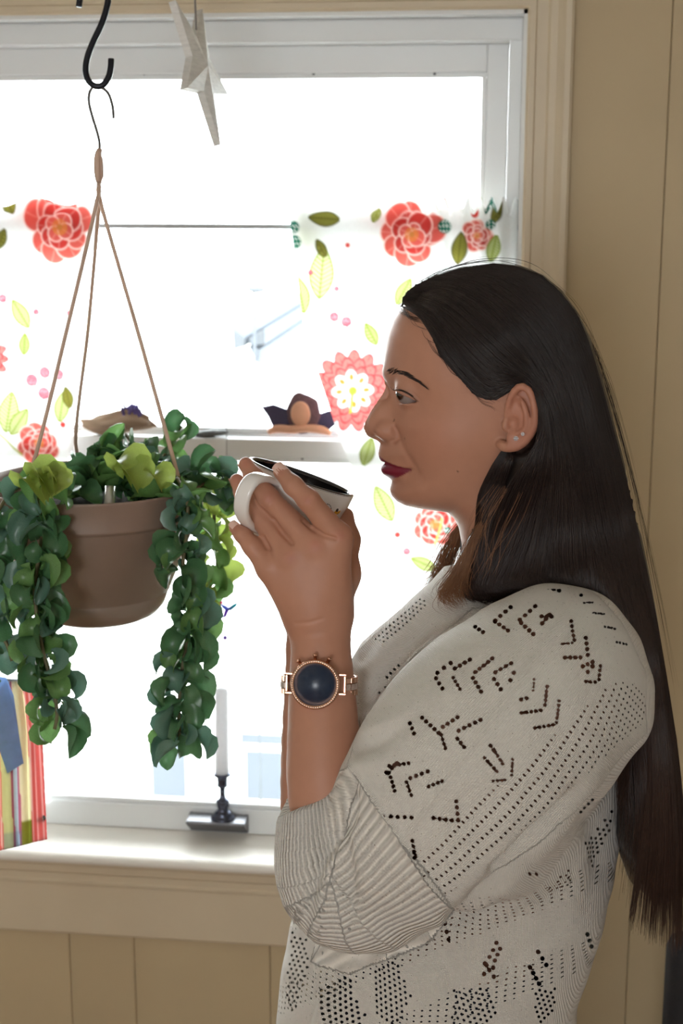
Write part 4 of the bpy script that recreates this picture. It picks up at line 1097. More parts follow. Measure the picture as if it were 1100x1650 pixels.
v, f = lathe([(RM - .0034, -.001), (RM - .0030, .0008), (RM - .0016, .0014), (RM - .0003, .0006), (RM + .0001, -.0008)], 56, cw, axw); obj('rim', v, [q for q in f], M_BLK, mug)
# handle: a strap from below the rim out to the left and back to the wall
hp = spline([fig(440, 776, .044), fig(425, 769, .066), fig(407, 773, .083), fig(393, 795, .089), fig(389, 822, .084), fig(397, 842, .068), (fig(413, 853, .048)), fig(430, 855, .030)], 30)
nrm_p = np.cross(n_ax, hp[8] - rim_c); nrm_p /= np.linalg.norm(nrm_p)
V, F = [], []
T = np.gradient(hp, axis=0); T /= np.linalg.norm(T, axis=1)[:, None]
wd = np.interp(np.linspace(0, 1, 30), [0, .12, .5, .9, 1], [.0095, .0078, .0076, .0075, .009]); th_ = .0036
for i in range(30):
    B = np.cross(T[i], nrm_p); B /= np.linalg.norm(B)
    for k in range(12):
        a = 2 * math.pi * k / 12; c, s = math.cos(a), math.sin(a)
        e = .55; V.append(hp[i] + nrm_p * wd[i] * np.sign(c) * abs(c) ** e + B * th_ * np.sign(s) * abs(s) ** e)
F = [(i * 12 + k, i * 12 + (k + 1) % 12, (i + 1) * 12 + (k + 1) % 12, (i + 1) * 12 + k) for i in range(29) for k in range(12)]
obj('handle', fig2world(np.array(V)), F, M_CER, mug)
# bee and its dashed flight line, printed on the wall
M_BEEY = mat('bee_yellow', lin(222, 160, 40), .3, var=.05); M_BEEB = mat('bee_black', lin(45, 34, 30), .3, var=.05)
def on_mug(px, py):                    # first hit of the view ray with the wall
    d0 = ray(px, py); best = None
    e1 = np.array(axw)
    for t in np.linspace(1.2, 1.6, 1600):
        p = CAM + d0 * t; q = p - cw; hgt_ = q @ e1; rad_ = np.linalg.norm(q - e1 * hgt_)
        zz = [z for _, z in prof_o]; rr = [r for r, _ in prof_o]
        if zz[0] < hgt_ < 0 and rad_ < np.interp(hgt_, zz, rr): 
            nn_ = (q - e1 * hgt_) / rad_; return p, nn_
    return None, None
def decal(pts, r, m, nm):
    P = []
    for x, y in pts:
        p, nn_ = on_mug(x, y)
        if p is not None: P.append(p + nn_ * .0002)
    if len(P) > 1: v, f = tube(np.array(P), r, 6); obj(nm, v, f, m, mug)
def blob(x, y, sx, sy, m, nm):
    p, nn_ = on_mug(x, y)
    if p is None: return
    q = Vector((0, 0, 1)).rotation_difference(Vector(nn_)).to_matrix()
    v, f = ball(p, 1, 10, 6, (sx, sy, .0006), np.array(q)); obj(nm, v, f, m, mug)
for a in np.arange(2.6, 7.0, .5):
    decal([(527 + 6 * math.cos(t), 819 + 7 * math.sin(-t) * -1) for t in (a, a + .3)], .00035, M_BEEB, 'flight_line')
blob(541, 826, .0030, .0036, M_BEEY, 'bee_body'); blob(540, 831, .0024, .0026, M_BEEY, 'bee_body'); blob(543, 822, .0022, .0020, M_BEEB, 'bee_head')
decal([(537, 826), (544, 828)], .0005, M_BEEB, 'bee_stripe'); decal([(537, 830), (543, 832)], .0005, M_BEEB, 'bee_stripe')
blob(536, 823, .0024, .0014, M_CER, 'bee_wing'); blob(546, 825, .0016, .0024, M_BEEY, 'bee_wing')

# ================================================================== watch
M_ROSE = mat('rose_gold', lin(214, 168, 142), .22, 1.0, var=.05, vscale=120)
M_PAVE = mat('crystal_pave', lin(225, 205, 195), .25, .9, var=.35, vscale=1500, bump=.8, bscale=1800)
M_DIAL = mat('dark_dial_glass', lin(30, 44, 66), .28, var=.05, vscale=40)
arm0, arm1 = fig(517.5, 1128, .0965), fig(518.5, 1078, .0895)
ax = (arm1 - arm0) / np.linalg.norm(arm1 - arm0)
wc = fig(507, 1103, .1305)
zc = np.array([-.10, .12, 1.0]); zc -= ax * (zc @ ax); zc /= np.linalg.norm(zc); xc = np.cross(ax, zc)
watch = thing('wristwatch', 'rose gold wristwatch with dark round dial on the near wrist', 'watch', fig2world(wc - zc * .01))
toW = fig2world
ZW = toW(wc + zc) - toW(wc)
WR = .0222
v, f = lathe([(0, -.011), (WR * .86, -.011), (WR * .98, -.008), (WR * 1.02, -.004), (WR * 1.0, -.001), (WR * .97, 0)], 48, toW(wc), ZW); obj('case', v, f, M_ROSE, watch)
v, f = lathe([(WR * 1.01, -.002), (WR * 1.02, 0), (WR * .98, .0013), (WR * .88, .0010), (WR * .86, -.0005)], 48, toW(wc), ZW); bez = obj('bezel', v, f, M_ROSE, watch)
P = []
for k in range(64):
    a = 2 * math.pi * k / 64; P.append(ball(wc + zc * .0012 + (xc * math.cos(a) + ax * math.sin(a)) * WR * .945, .00085, 5, 4))
v, f = merge(*P); tag(obj('bezel_crystals', toW(v), f, M_PAVE, bez, smooth=False), kind='stuff')
v, f = lathe([(0, .0006), (WR * .86, .0004), (WR * .87, -.001)], 48, toW(wc), ZW); obj('dial', v, f, M_DIAL, watch)
for a in (62, 92, 128):
    t = math.radians(a); d = xc * math.cos(t) + ax * math.sin(t)
    v, f = lathe([(0, 0), (.0016, 0), (.0016, .003), (.0022, .003), (.0022, .0048), (.0016, .0052), (0, .0052)], 12, toW(wc - zc * .005 + d * WR), toW(wc + d) - toW(wc)); obj('crown', v, f, M_ROSE, watch)
ac = (arm0 + arm1) / 2 + np.array([-.0022, 0, 0])
rx, rz = .0345, .0318
for sgn in (1, -1):
    v, f = merge(box((-.0098, -.0030, -.0018), (-.0076, .0040, .0014), .0006), box((.0076, -.0030, -.0018), (.0098, .0040, .0014), .0006), box((-.0076, .0016, -.001), (.0076, .0036, .001), .0005))
    c = wc - zc * .0068 + xc * sgn * (WR + .0018)
    obj('lug', toW(c + v[:, 0:1] * ax + v[:, 1:2] * xc * sgn + v[:, 2:3] * zc), f, M_ROSE, watch, smooth=False)
NL = 30
for k in range(NL):
    a = 2 * math.pi * (k + .5) / NL                     # angle from the dial round the wrist
    if math.cos(a) > .70: continue
    pos = ac + xc * rx * math.sin(a) + zc * rz * math.cos(a)
    tn = xc * rx * math.cos(a) - zc * rz * math.sin(a); tn /= np.linalg.norm(tn); on = np.cross(tn, ax); on = on if on @ (pos - ac) > 0 else -on
    L = []
    for j, (x0, x1, q) in enumerate(((-.0085, -.0032, 0), (-.0028, .0028, .0005), (.0032, .0085, 0))):
        v, f = box((x0, -.0029, -.0012), (x1, .0029, .0014 + q), .0006)
        L.append((v, f))
    for nm, part, m in (('strap_link', merge(L[0], L[2]), M_ROSE), ('link_centre', L[1], M_PAVE)):
        v, f = part; w_ = toW(pos + v[:, 0:1] * ax + v[:, 1:2] * tn + v[:, 2:3] * on)
        if nm == 'strap_link': lk = obj(nm, w_, f, m, watch, smooth=False)
        else: obj(nm, w_, f, m, lk, smooth=False)
# ================================================================== hanging planter
TP = 1.75
pc = dep(152, 775, TP)                         # middle of the rim
hub = dep(158.5, 270, TP)
planter = thing('hanging_planter', 'brown plastic hanging pot with trailing curly-leaved green plant at the window', 'potted plant', pc - [0, 0, .165])
M_POT = mat('brown_pot_plastic', lin(140, 118, 104), .5, var=.04, vscale=25, bump=.05, bscale=300)
M_SOIL = mat('potting_soil', lin(58, 44, 36), .95, var=.3, vscale=180, bump=1.0, bscale=250)
M_STRAP = mat('tan_strap', lin(206, 176, 156), .5, var=.05, vscale=60)
M_WIRE = mat('grey_wire', lin(112, 108, 106), .35, .8, var=.05)
pot = [(0, -.160), (.060, -.162), (.070, -.157), (.0785, -.147), (.0835, -.1325), (.0828, -.1315), (.0852, -.1300), (.1215, -.040), (.1225, -.037), (.1262, -.036), (.1268, -.033), (.1262, -.031), (.1300, -.004), (.1318, -.001), (.1312, .001), (.1285, .0005), (.1265, -.006), (.118, -.040), (.09, -.11)]
v, f = lathe(pot, 72, pc); obj('pot', v, f, M_POT, planter)
prof_s = [(.1215, -.026), (.09, -.020), (.05, -.014), (.0, -.012)]
v, f = lathe(prof_s, 48, pc); obj('soil', v, f, M_SOIL, planter)
# hook wire, hub and three straps
hk = [dep(x, y, TP) for x, y in ((183, 191), (181, 170), (174, 150), (163, 141), (152, 139), (145, 147), (143, 162), (147, 182), (155, 208), (160, 228), (160, 246))]
v, f = tube(spline(hk, 40), .0019, 8); obj('hook', v, f, M_WIRE, planter)
P = []
for (x, y, rx_, rz_) in ((158.5, 270, .0056, .021),):
    c = dep(x, y, TP); v, f = ball(c, 1, 18, 12, (.0056, .0075, .0215)); P.append((v, f))
P.append(tube([dep(160, 240, TP), dep(159, 258, TP)], .0036, 8))
v, f = tube([c + np.array([.0052 * 1.0, -.003, 0]) + np.array([.0012 * math.sin(a) * 0, .004 * math.cos(a), .012 * math.sin(a)]) for a in np.linspace(0, 2 * math.pi, 20)], .0010, 6); P.append((v, f))
obj('hub', *merge(*P), M_STRAP, planter)
def rim_pt(a): return pc + np.array([math.cos(a) * .129, math.sin(a) * .129, -.006])
def strap(pts):
    v, f = tube(spline(pts, 24), .0025, 6); obj('strap', v, f, M_STRAP, planter)
b0 = dep(158.5, 296, TP)
strap([b0, dep(157, 320, TP - .01), dep(108, 530, TP - .035), dep(53, 748, TP - .06), rim_pt(math.radians(205)) * .3 + dep(48, 780, TP - .07) * .7])
strap([b0, dep(160, 320, TP + .01), dep(143, 520, TP + .05), dep(122, 720, TP + .10), rim_pt(math.radians(105))])
strap([b0, dep(163, 330, TP), dep(225, 545, TP - .02), dep(287, 768, TP - .04), dep(296, 800, TP - .05)])
M_TUBE = mat('clear_watering_tube', lin(190, 190, 186), .15, .7, var=.1, vscale=40)
a, b = dep(175, 826, TP - .105), dep(178, 784, TP - .100)
v, f = lathe([(.0062, 0), (.0062, np.linalg.norm(b - a)), (.0050, np.linalg.norm(b - a)), (.0050, 0)], 20, a, (b - a) / np.linalg.norm(b - a)); obj('watering_tube', v, f, M_TUBE, planter)

# leaves: thick, curled and folded; a few shapes in a few greens, shared by all copies
GREENS = [mat('leaf_dark', lin(80, 122, 82), .30, var=.25, vscale=60, trans=.28, spec=.5), mat('leaf_mid', lin(112, 154, 90), .30, var=.25, vscale=60, trans=.38, spec=.5), mat('leaf_lime', lin(164, 184, 92), .34, var=.15, vscale=60, trans=.4, spec=.5), mat('leaf_blue', lin(94, 130, 112), .34, var=.2, vscale=60, trans=.22, spec=.5)]
def leaf_mesh(fold_, bend, twist, wdt, m):
    V, F, nu, nv = [], [], 8, 6
    x = z = 0.0; ang = .3
    for i in range(nu + 1):
        s = i / nu; w = wdt * (math.sin(math.pi * min(max(s * .93 + .05, 0), 1)) ** .7)
        if i: ang -= bend / nu; x += math.cos(ang) / nu; z += math.sin(ang) / nu
        tw = twist * s
        for j in range(nv + 1):
            t = -1 + 2 * j / nv; a = fold_ * t; rr = w / max(fold_, .2)
            yy, hh_ = rr * math.sin(a), rr * (1 - math.cos(a))
            hh_ += .075 * math.sin(9 * s + 2.5 * t) * abs(t)
            y2, h2 = yy * math.cos(tw) - hh_ * math.sin(tw), yy * math.sin(tw) + hh_ * math.cos(tw)
            V.append((x - math.sin(ang) * h2, y2, z + math.cos(ang) * h2))
    F = [(i * (nv + 1) + j, i * (nv + 1) + j + 1, (i + 1) * (nv + 1) + j + 1, (i + 1) * (nv + 1) + j) for i in range(nu) for j in range(nv)]
    me = bpy.data.meshes.new('leaf'); me.from_pydata(V, [], F); me.update(); me.shade_smooth(); me.materials.append(m); return me
SHAPES = [(1.3, 1.7, .3, .50), (1.8, 2.5, -.4, .60), (1.0, 3.0, .3, .46), (2.2, 1.3, .6, .58), (1.2, 3.6, -.3, .46), (1.5, 2.1, .9, .62)]
LEAF = {(k, c): leaf_mesh(*SHAPES[k], GREENS[c]) for k in range(len(SHAPES)) for c in range(4)}
nleaf = [0]
def leaf(parent, pos, out, up, size, colr, shape=None):
    k = rnd.randrange(len(SHAPES)) if shape is None else shape
    o = bpy.data.objects.new('leaf', LEAF[(k, colr)]); link(o); o.parent = parent
    X = Vector(out).normalized(); Z = Vector(up); Z = (Z - X * Z.dot(X)).normalized(); Y = Z.cross(X)
    o.matrix_local = Matrix.Translation(Vector((np.array(pos) - ORG[parent.name]).tolist())) @ Matrix((X, Y, Z)).transposed().to_4x4() @ Matrix.Diagonal((size, size, size, 1))
    nleaf[0] += 1
M_STEM = mat('stem', lin(112, 104, 72), .6, var=.2, vscale=90)
def vine(pts, n, size, cols, rad, t0=.06):
    """pts: (x, y, depth); rad: how far the leaves' roots stand off along the vine"""
    P = spline([dep(*p) for p in pts], 60)
    v, f = tube(P, .0022, 6); st = obj('vine', v, f, M_STEM, planter)
    for i in range(n):
        s = t0 + (1 - t0) * (i + rnd.random() * .6) / n; q = min(int(s * 59), 59); p = P[q]
        T = P[min(q + 1, 59)] - P[max(q - 1, 0)]; T /= np.linalg.norm(T)
        a = i * 2.4 + rnd.uniform(-.5, .5)
        e1 = np.cross(T, (0, 1, 0.1)); e1 /= np.linalg.norm(e1); e2 = np.cross(T, e1)
        R_ = e1 * math.cos(a) + e2 * math.sin(a)
        out = R_ * .8 + T * rnd.uniform(.0, 1.0) + np.array([rnd.uniform(-.3, .3) for _ in range(3)])
        up = -T * rnd.uniform(.4, 1) + R_ * rnd.uniform(.0, .9) + np.array([rnd.uniform(-.4, .4) for _ in range(3)])
        sz = size * rnd.uniform(.75, 1.2) * np.interp(s, [0, .7, 1], [.92, 1.1, 1.0])
        c = cols[min(int(rnd.random() * len(cols)), len(cols) - 1)]
        leaf(st, p + R_ * rad * rnd.uniform(.2, 1), out, up, sz, c)
    return st
vine([(70, 765, 1.64), (62, 800, 1.61), (68, 850, 1.61), (62, 900, 1.605), (56, 955, 1.60), (62, 1010, 1.60), (72, 1060, 1.60), (86, 1110, 1.60), (92, 1150, 1.60), (88, 1175, 1.60)], 72, .036, [0, 0, 1, 3, 1], .013)
vine([(285, 770, 1.69), (300, 800, 1.66), (302, 850, 1.655), (295, 905, 1.65), (302, 955, 1.65), (304, 1005, 1.65), (296, 1060, 1.65), (290, 1110, 1.65), (288, 1160, 1.65), (292, 1215, 1.65)], 76, .033, [0, 0, 0, 3, 1], .011)
vine([(310, 770, 1.80), (340, 800, 1.84), (345, 840, 1.86), (344, 875, 1.86), (350, 905, 1.86), (345, 930, 1.86), (335, 955, 1.86), (322, 1005, 1.86), (318, 1040, 1.86)], 36, .031, [2, 1, 2, 1], .012, .12)
vine([(280, 775, 1.72), (310, 772, 1.74), (340, 772, 1.75), (368, 780, 1.76), (372, 796, 1.76)], 22, .034, [0, 1, 0, 3], .010, 0)
vine([(40, 780, 1.66), (12, 800, 1.64), (-12, 850, 1.62), (-14, 930, 1.62), (-8, 1000, 1.62), (12, 1040, 1.62), (20, 1065, 1.62)], 18, .040, [0, 0, 3], .013)
vine([(255, 745, 1.80), (275, 720, 1.84), (286, 695, 1.85), (292, 686, 1.85)], 9, .036, [1, 0, 1], .008, 0)
# the crown of leaves over the soil
cr = [(x, y, t) for x, y, t in ((150, 800, 1.70), (170, 760, 1.74), (195, 720, 1.78), (200, 700, 1.82), (215, 715, 1.80), (238, 745, 1.76))]
P = spline([dep(*p) for p in cr], 40); v, f = tube(P, .0025, 6); crown = obj('vine', v, f, M_STEM, planter)
zone = [(110, 795), (118, 762), (145, 738), (180, 718), (205, 712), (235, 725), (262, 750), (290, 770), (280, 805), (200, 800), (190, 775), (165, 775), (155, 800)]
k = 0
while k < 62:
    x, y = rnd.uniform(100, 295), rnd.uniform(680, 810)
    if not inside(np.array([x]), np.array([y]), zone)[0]: continue
    t = 1.68 + (810 - y) / 130 * .14 + rnd.uniform(-.02, .02)
    p = dep(x, y, t); o_ = p - (pc + [0, 0, -.04]); o_ /= np.linalg.norm(o_)
    out = o_ * .7 + np.array([rnd.uniform(-.7, .7), rnd.uniform(-.9, .2), rnd.uniform(-.1, .9)])
    up = np.array([rnd.uniform(-.6, .6), -.6 + rnd.uniform(-.5, .5), rnd.uniform(-.2, 1)])
    leaf(crown, p - out / np.linalg.norm(out) * .012, out, up, rnd.uniform(.032, .046), rnd.choice([0, 0, 0, 1, 1, 3])); k += 1
# the pale curled rosette and crescents
for i in range(5):                                   # nested arcs, opening to the room
    a = .5 + i * .35
    leaf(crown, dep(74 + i * 6, 805 - i * 4, 1.585 - .004 * i), (.25 + .1 * i, -.35, .9), (.9, -.5, -.25), .062 - .008 * i, 2, (4, 2)[i % 2])
for (x, y, t, sz) in ((214, 778, 1.665, .058), (224, 788, 1.655, .050), (262, 788, 1.66, .040)):
    leaf(crown, dep(x, y, t), (.35, -.3, .85), (.8, -.55, -.2), sz, 2, 4)
# ================================================================== black S-hook and the rod it hangs on
M_IRON = mat('black_iron', lin(24, 28, 38), .4, .3, var=.1, vscale=50)
sh = [dep(x, y, TP) for x, y in ((127, 11), (129, -2), (136, -20), (152, -30), (168, -22), (174, -5), (172, 12), (164, 38), (150, 68), (141, 92), (138, 114), (143, 131), (154, 139), (166, 137), (175, 124), (178.5, 108), (179, 95))]
v, f = tube(spline(sh, 64), .0038, 10); tag(obj('s_hook', v, f, M_IRON), 'black iron S-hook holding up the hanging planter', 'hook')
tip = dep(152, -26, TP)
rodp = [tip + [0, 0, .0], tip + [0.004, 0, .012]]
v, f = merge(tube(spline([tip + [-.012, 0, -.001], tip + [0, 0, -.0085 + .004], tip + [.012, 0, .002], tip + [.010, 0, .020], tip + [0, 0, .032]], 20), .003, 8), tube([tip + [0, 0, .03], [tip[0], tip[1], RZ1]], .003, 8))
tag(obj('ceiling_hook', v, f, M_IRON), 'plain ceiling hook above the S-hook', 'hook')

# ================================================================== wooden star
M_STAR = mat('whitewashed_wood', lin(226, 224, 220), .6, var=.12, vscale=60, bump=.3, bscale=120, stretch=(1, 1, 5))
TS = 1.95
sc0 = dep(322, 110, TS)
star = thing('hanging_star', 'whitewashed wooden star hanging edge-on at the window', 'ornament', sc0 - [0, 0, .1])
ex_ = dep(348, 110, TS) - sc0 + np.array([.09 * _fw[0], .09 * _fw[1], 0])         # the star's own two directions, and its thickness
ez_ = dep(294, -15, TS) - sc0
en_ = np.cross(ex_, ez_); en_ /= np.linalg.norm(en_)
def sp(x, z, d): return sc0 + ex_ * x + ez_ * z + en_ * d
for k in range(5):
    a = -math.pi / 2 + k * 2 * math.pi / 5; pt = lambda r, q: (r * math.cos(q), r * math.sin(q))
    tipq, l, r_ = pt(1.0, a), pt(.40, a - math.pi / 5), pt(.40, a + math.pi / 5)
    V = [sp(*tipq, .005), sp(*l, .005), sp(*r_, .005), sp(0, 0, .012), sp(*tipq, -.005), sp(*l, -.005), sp(*r_, -.005), sp(0, 0, -.006)]
    F = [(0, 1, 3), (0, 3, 2), (4, 7, 5), (4, 6, 7), (0, 4, 5, 1), (0, 2, 6, 4), (1, 5, 7, 3), (2, 3, 7, 6)]
    obj('star_point', np.array(V), F, M_STAR, star, smooth=False)
a = dep(316, 48, TS); b = dep(313, -30, TS)
v, f = merge(tube([a, b], .004, 4, flat=.35), tube([b, [b[0], b[1], RZ1]], .0008, 5)); obj('hanger', v, f, mat('grey_ribbon', lin(140, 132, 126), .7, var=.1), star)
# ================================================================== café curtains with a printed pattern
def paint(x, z, motifs, base=(.86, .87, .86)):
    C = np.repeat(np.array([base]), len(x), 0)
    def put(m, c):
        m = np.clip(m, 0, 1)[:, None]; C[:] = C * (1 - m) + np.array(c) * m
    S = lambda d, w=.0012: 1 / (1 + np.exp(-d / (w * .35)))
    red, coral, pink, org, olive, lime, teal, white = lin(196, 58, 52), lin(214, 92, 82), lin(214, 110, 110), lin(212, 130, 54), lin(104, 104, 40), lin(170, 184, 90), lin(24, 104, 86), (.86, .87, .86)
    for kind, cx, cz, r, a in motifs:
        dx, dz = x - cx, z - cz; ca, sa = math.cos(a), math.sin(a); X, Z = dx * ca + dz * sa, -dx * sa + dz * ca
        ro, th = np.hypot(X, Z), np.arctan2(Z, X)
        near_ = ro < r * 1.6
        if not near_.any(): continue
        if kind == 'peony':
            rg = np.random.default_rng(int(abs(cx * 9173 + cz * 7919) * 100) % 9999)
            for rr, n, c, sz in ((.66, 8, coral, .42), (.40, 6, red, .36), (.22, 4, coral, .26)):
                for q in range(n):
                    t_ = q * 2 * math.pi / n + rg.normal(0, .14) + rr * 4; d_ = r * rr * (1 + rg.normal(0, .08)); w_ = r * sz * (1 + rg.normal(0, .12))
                    ux, uz = X - d_ * math.cos(t_), Z - d_ * math.sin(t_)
                    ra, rt = ux * math.cos(t_) + uz * math.sin(t_), -ux * math.sin(t_) + uz * math.cos(t_)
                    e = w_ - np.hypot(ra * 1.05, rt * 1.0)
                    sh_ = .82 + .18 * rg.random()
                    put(S(e), np.array(c) * sh_); put(S(.0011 - np.abs(e)) * .75, lin(244, 214, 206)); put(S(.0006 - np.abs(rt)) * (e > 0) * .35, lin(240, 190, 180))
            put(S(r * .24 - ro) * (.65 + .35 * np.sin(X * 1500) * np.sin(Z * 1500)), org); put(S(r * .09 - ro), lin(190, 120, 60))
        elif kind == 'zinnia':
            for rr, n in ((1.0, 15), (.82, 14), (.64, 12)):
                b = r * rr * (.80 + .2 * np.abs(np.cos(th * n / 2 + rr * 5)))
                put(S(b - ro), lin(206, 112, 106)); put(S(.0013 - np.abs(ro - b)), lin(170, 40, 50)); put(S(.0009 - np.abs(np.sin(th * n / 2 + rr * 5)) * ro * .5) * (ro < b) * (ro > r * (rr - .3)), lin(176, 56, 60))
            b = r * .52 * (.72 + .28 * np.abs(np.cos(th * 4))); put(S(b - ro), white)
            put(S(r * .085 - np.hypot(ro - r * .34, np.sin(th * 4) * ro * .4)), org)
            put(S(.0016 - np.hypot(ro - r * .2, np.sin(th * 5) * ro * .3)), olive)
            put(S(r * .11 - ro), lin(150, 168, 60))
            put(S(.0022 - np.abs(X - .2 * Z)) * (Z < -r * .05) * (Z > -r * .55), lin(150, 168, 60))
        elif kind in ('leaf', 'darkleaf'):
            s = (Z / r + 1) / 2; w = r * .52 * np.sin(np.pi * np.clip(s, 0, 1)) ** .8 * (1 - .25 * s)
            ins = (s > 0) & (s < 1); col = lin(124, 138, 44) if kind == 'leaf' else lin(92, 88, 34); fil = lin(192, 198, 152) if kind == 'leaf' else lin(136, 134, 56)
            put(S(w - np.abs(X)) * ins, fil); put(S(.0014 - np.abs(np.abs(X) - w)) * ins, col); put(S(.0011 - np.abs(X)) * ins, col)
            put(S(.0010 - np.abs(np.mod(Z - np.abs(X) * .7, r * .17) - r * .085)) * ins * (np.abs(X) < w), col)
        elif kind == 'berry':
            put(S(r * (.8 + .2 * np.sin(th)) - ro), lin(222, 130, 140)); put((np.sin(X * 1500) * np.sin(Z * 1500) > .2) * (ro < r * .85) * .9, lin(176, 34, 60)); put(S(.0009 - np.abs(ro - r * (.8 + .2 * np.sin(th)))), lin(176, 34, 60))
        elif kind == 'teal':
            put(S(r - ro), teal); put((np.sin(X * 1300) * np.sin(Z * 1300) > .45) * (ro < r * .9), white)
        elif kind == 'red': put(S(r - ro), red)
        elif kind == 'stem': put(S(.0011 - np.abs(X - .15 * np.sin(Z / r) * r)) * (np.abs(Z) < r), lin(206, 150, 150))
        elif kind == 'olivestem': put(S(.0016 - np.abs(X - .2 * np.sin(Z / r * 1.5) * r)) * (np.abs(Z) < r), lin(176, 180, 90))
    return C
YC = WY + .034
def mo(kind, px, py, rpx, ang=0.0):
    p = at(px, py, YC); return (kind, p[0], p[2], rpx * (YC / ray(px, py)[1]) / FPX, ang)
M_CURT = mat('printed_curtain_cotton', (.85, .85, .85), .9, attr='print', var=.02, vscale=200, bump=.1, bscale=900, trans=.42)
def curtain(edgeL, edgeR, ztop, zbot, folds, motifs, label, nx, nz, zrod):
    """edges: functions of z; folds: depth of the pleats along s in 0..1"""
    s = np.linspace(0, 1, nx); z = np.linspace(ztop, zbot, nz)
    S_, Z_ = np.meshgrid(s, z); XL, XR = np.vectorize(edgeL)(z)[:, None], np.vectorize(edgeR)(z)[:, None]
    X_ = XL + (XR - XL) * S_
    amp, ph = folds(S_)
    below = np.clip((zrod - .045 - Z_) / .08, 0, 1); head_ = np.clip((Z_ - zrod - .018) / .012, 0, 1)
    pocket = 1 - np.maximum(below, head_)
    Yf = YC + amp * np.sin(ph + .4 * np.sin(Z_ * 9)) * (below * 1.0 + head_ * .9 + .35 * pocket)
    Zt = Z_ + head_ * .006 * np.sin(ph * 1.7 + 1) * np.clip(amp / .004, 0, 1.5)
    V = np.stack([X_, Yf, Zt], -1).reshape(-1, 3)
    i = np.arange(nx * nz).reshape(nz, nx)
    F = np.stack([i[:-1, :-1], i[:-1, 1:], i[1:, 1:], i[1:, :-1]], -1).reshape(-1, 4)
    c = thing('cafe_curtain', label, 'curtain', [V[:, 0].mean(), YC, V[:, 2].min()], 'floral café curtains')
    o = obj('drape', V, F, M_CURT, c); C_ = paint(X_.ravel(), Z_.ravel(), motifs); point_attr(o, 'print', C_)
    # the hem folded back to make the rod pocket
    m = (z > zrod - .040)
    V2 = np.stack([X_[m], (YC + .026 + .3 * (Yf[m] - YC)), Zt[m]], -1); k = m.sum(); i = np.arange(nx * k).reshape(k, nx)
    F2 = np.stack([i[:-1, :-1], i[1:, :-1], i[1:, 1:], i[:-1, 1:]], -1).reshape(-1, 4)
    o = obj('rod_pocket', V2.reshape(-1, 3), F2, M_CURT, c); point_attr(o, 'print', paint(X_[m].ravel() + .03, Z_[m].ravel() - .06, motifs))
    return c
zr = 1.614
motR = [mo('peony', 663, 378, 47, .3), mo('leaf', 518, 440, 42, -.1), mo('darkleaf', 522, 352, 26, 1.5), mo('teal', 472, 366, 10), mo('teal', 474, 390, 11), mo('red', 560, 395, 4), mo('darkleaf', 517, 400, 16, .5),
        mo('leaf', 484, 475, 30, .2), mo('berry', 538, 512, 8), mo('berry', 558, 520, 9), mo('stem', 545, 545, 22), mo('leaf', 598, 538, 20, .5), mo('zinnia', 568, 630, 66, .1), mo('leaf', 592, 728, 24, -.3), mo('leaf', 618, 812, 32, .45),
        mo('berry', 500, 440, 4), mo('berry', 542, 466, 4), mo('leaf', 606, 345, 14, -.4), mo('red', 715, 322, 7), mo('teal', 716, 365, 11), mo('darkleaf', 800, 345, 16, -.4), mo('peony', 768, 380, 24, .9), mo('teal', 790, 330, 10), mo('darkleaf', 740, 400, 26, -.1), mo('red', 765, 345, 6), mo('leaf', 795, 400, 22, -.2), mo('teal', 790, 362, 8),
        mo('red', 640, 862, 5), mo('peony', 700, 845, 34, .2), mo('leaf', 682, 908, 22, 1.2), mo('berry', 655, 890, 6), mo('teal', 720, 855, 6), mo('olivestem', 706, 860, 25), mo('peony', 760, 560, 50, 1.0), mo('leaf', 700, 520, 34, .6), mo('zinnia', 740, 760, 60, .5), mo('leaf', 650, 470, 24, -.5)]
exR = lambda z: np.interp(z, [.60, .9, 1.06, 1.27, 1.45, 1.66], [-.16, -.165, -.19, -.285, -.345, -.371])
def foldR(S_):
    return np.interp(S_, [0, .55, .62, 1], [.0015, .003, .010, .011]), np.interp(S_, [0, .6, 1], [0, 9, 38])
curtain(exR, lambda z: -.012, 1.652, .62, foldR, motR, 'floral café curtain gathered at the right side of the window, behind the woman', 210, 560, zr)
motL = [mo('peony', 96, 366, 54, .2), mo('darkleaf', 14, 325, 20, .3), mo('darkleaf', 2, 385, 18, -.4), mo('leaf', 32, 506, 26, .5), mo('leaf', 38, 555, 18, -.1), mo('berry', 50, 615, 11), mo('berry', 72, 602, 10, .3), mo('berry', 95, 605, 9), mo('berry', 70, 636, 11), mo('leaf', 14, 664, 34, -.2), mo('leaf', 30, 680, 26, -.6), mo('peony', 62, 715, 34, .8), mo('olivestem', 15, 715, 26, 1.0),
        mo('leaf', 100, 655, 26, -.2), mo('red', 102, 684, 5), mo('zinnia', -30, 576, 44, .2), mo('teal', 157, 390, 8), mo('berry', 4, 482, 7), mo('berry', 57, 504, 5), mo('berry', 112, 505, 4), mo('teal', 128, 620, 5), mo('darkleaf', 110, 640, 18, .2), mo('leaf', 8, 980, 26, .4), mo('teal', 2, 800, 10), mo('red', 10, 780, 6), mo('peony', 20, 1150, 40, .1), mo('leaf', 160, 470, 20, -.3), mo('peony', -60, 380, 50, .4), mo('leaf', -50, 760, 40, .2), mo('peony', -70, 900, 48, 1)]
exL = lambda z: np.interp(z, [.60, 1.0, 1.27, 1.5, 1.66], [-.80, -.775, -.735, -.70, -.672])
def foldL(S_):
    return np.interp(S_, [0, .5, 1], [.010, .006, .003]), np.interp(S_, [0, .6, 1], [0, 24, 30])
curtain(lambda z: -1.10, exL, 1.652, .62, foldL, motL, 'floral café curtain at the left side of the window, behind the planter', 230, 560, zr)
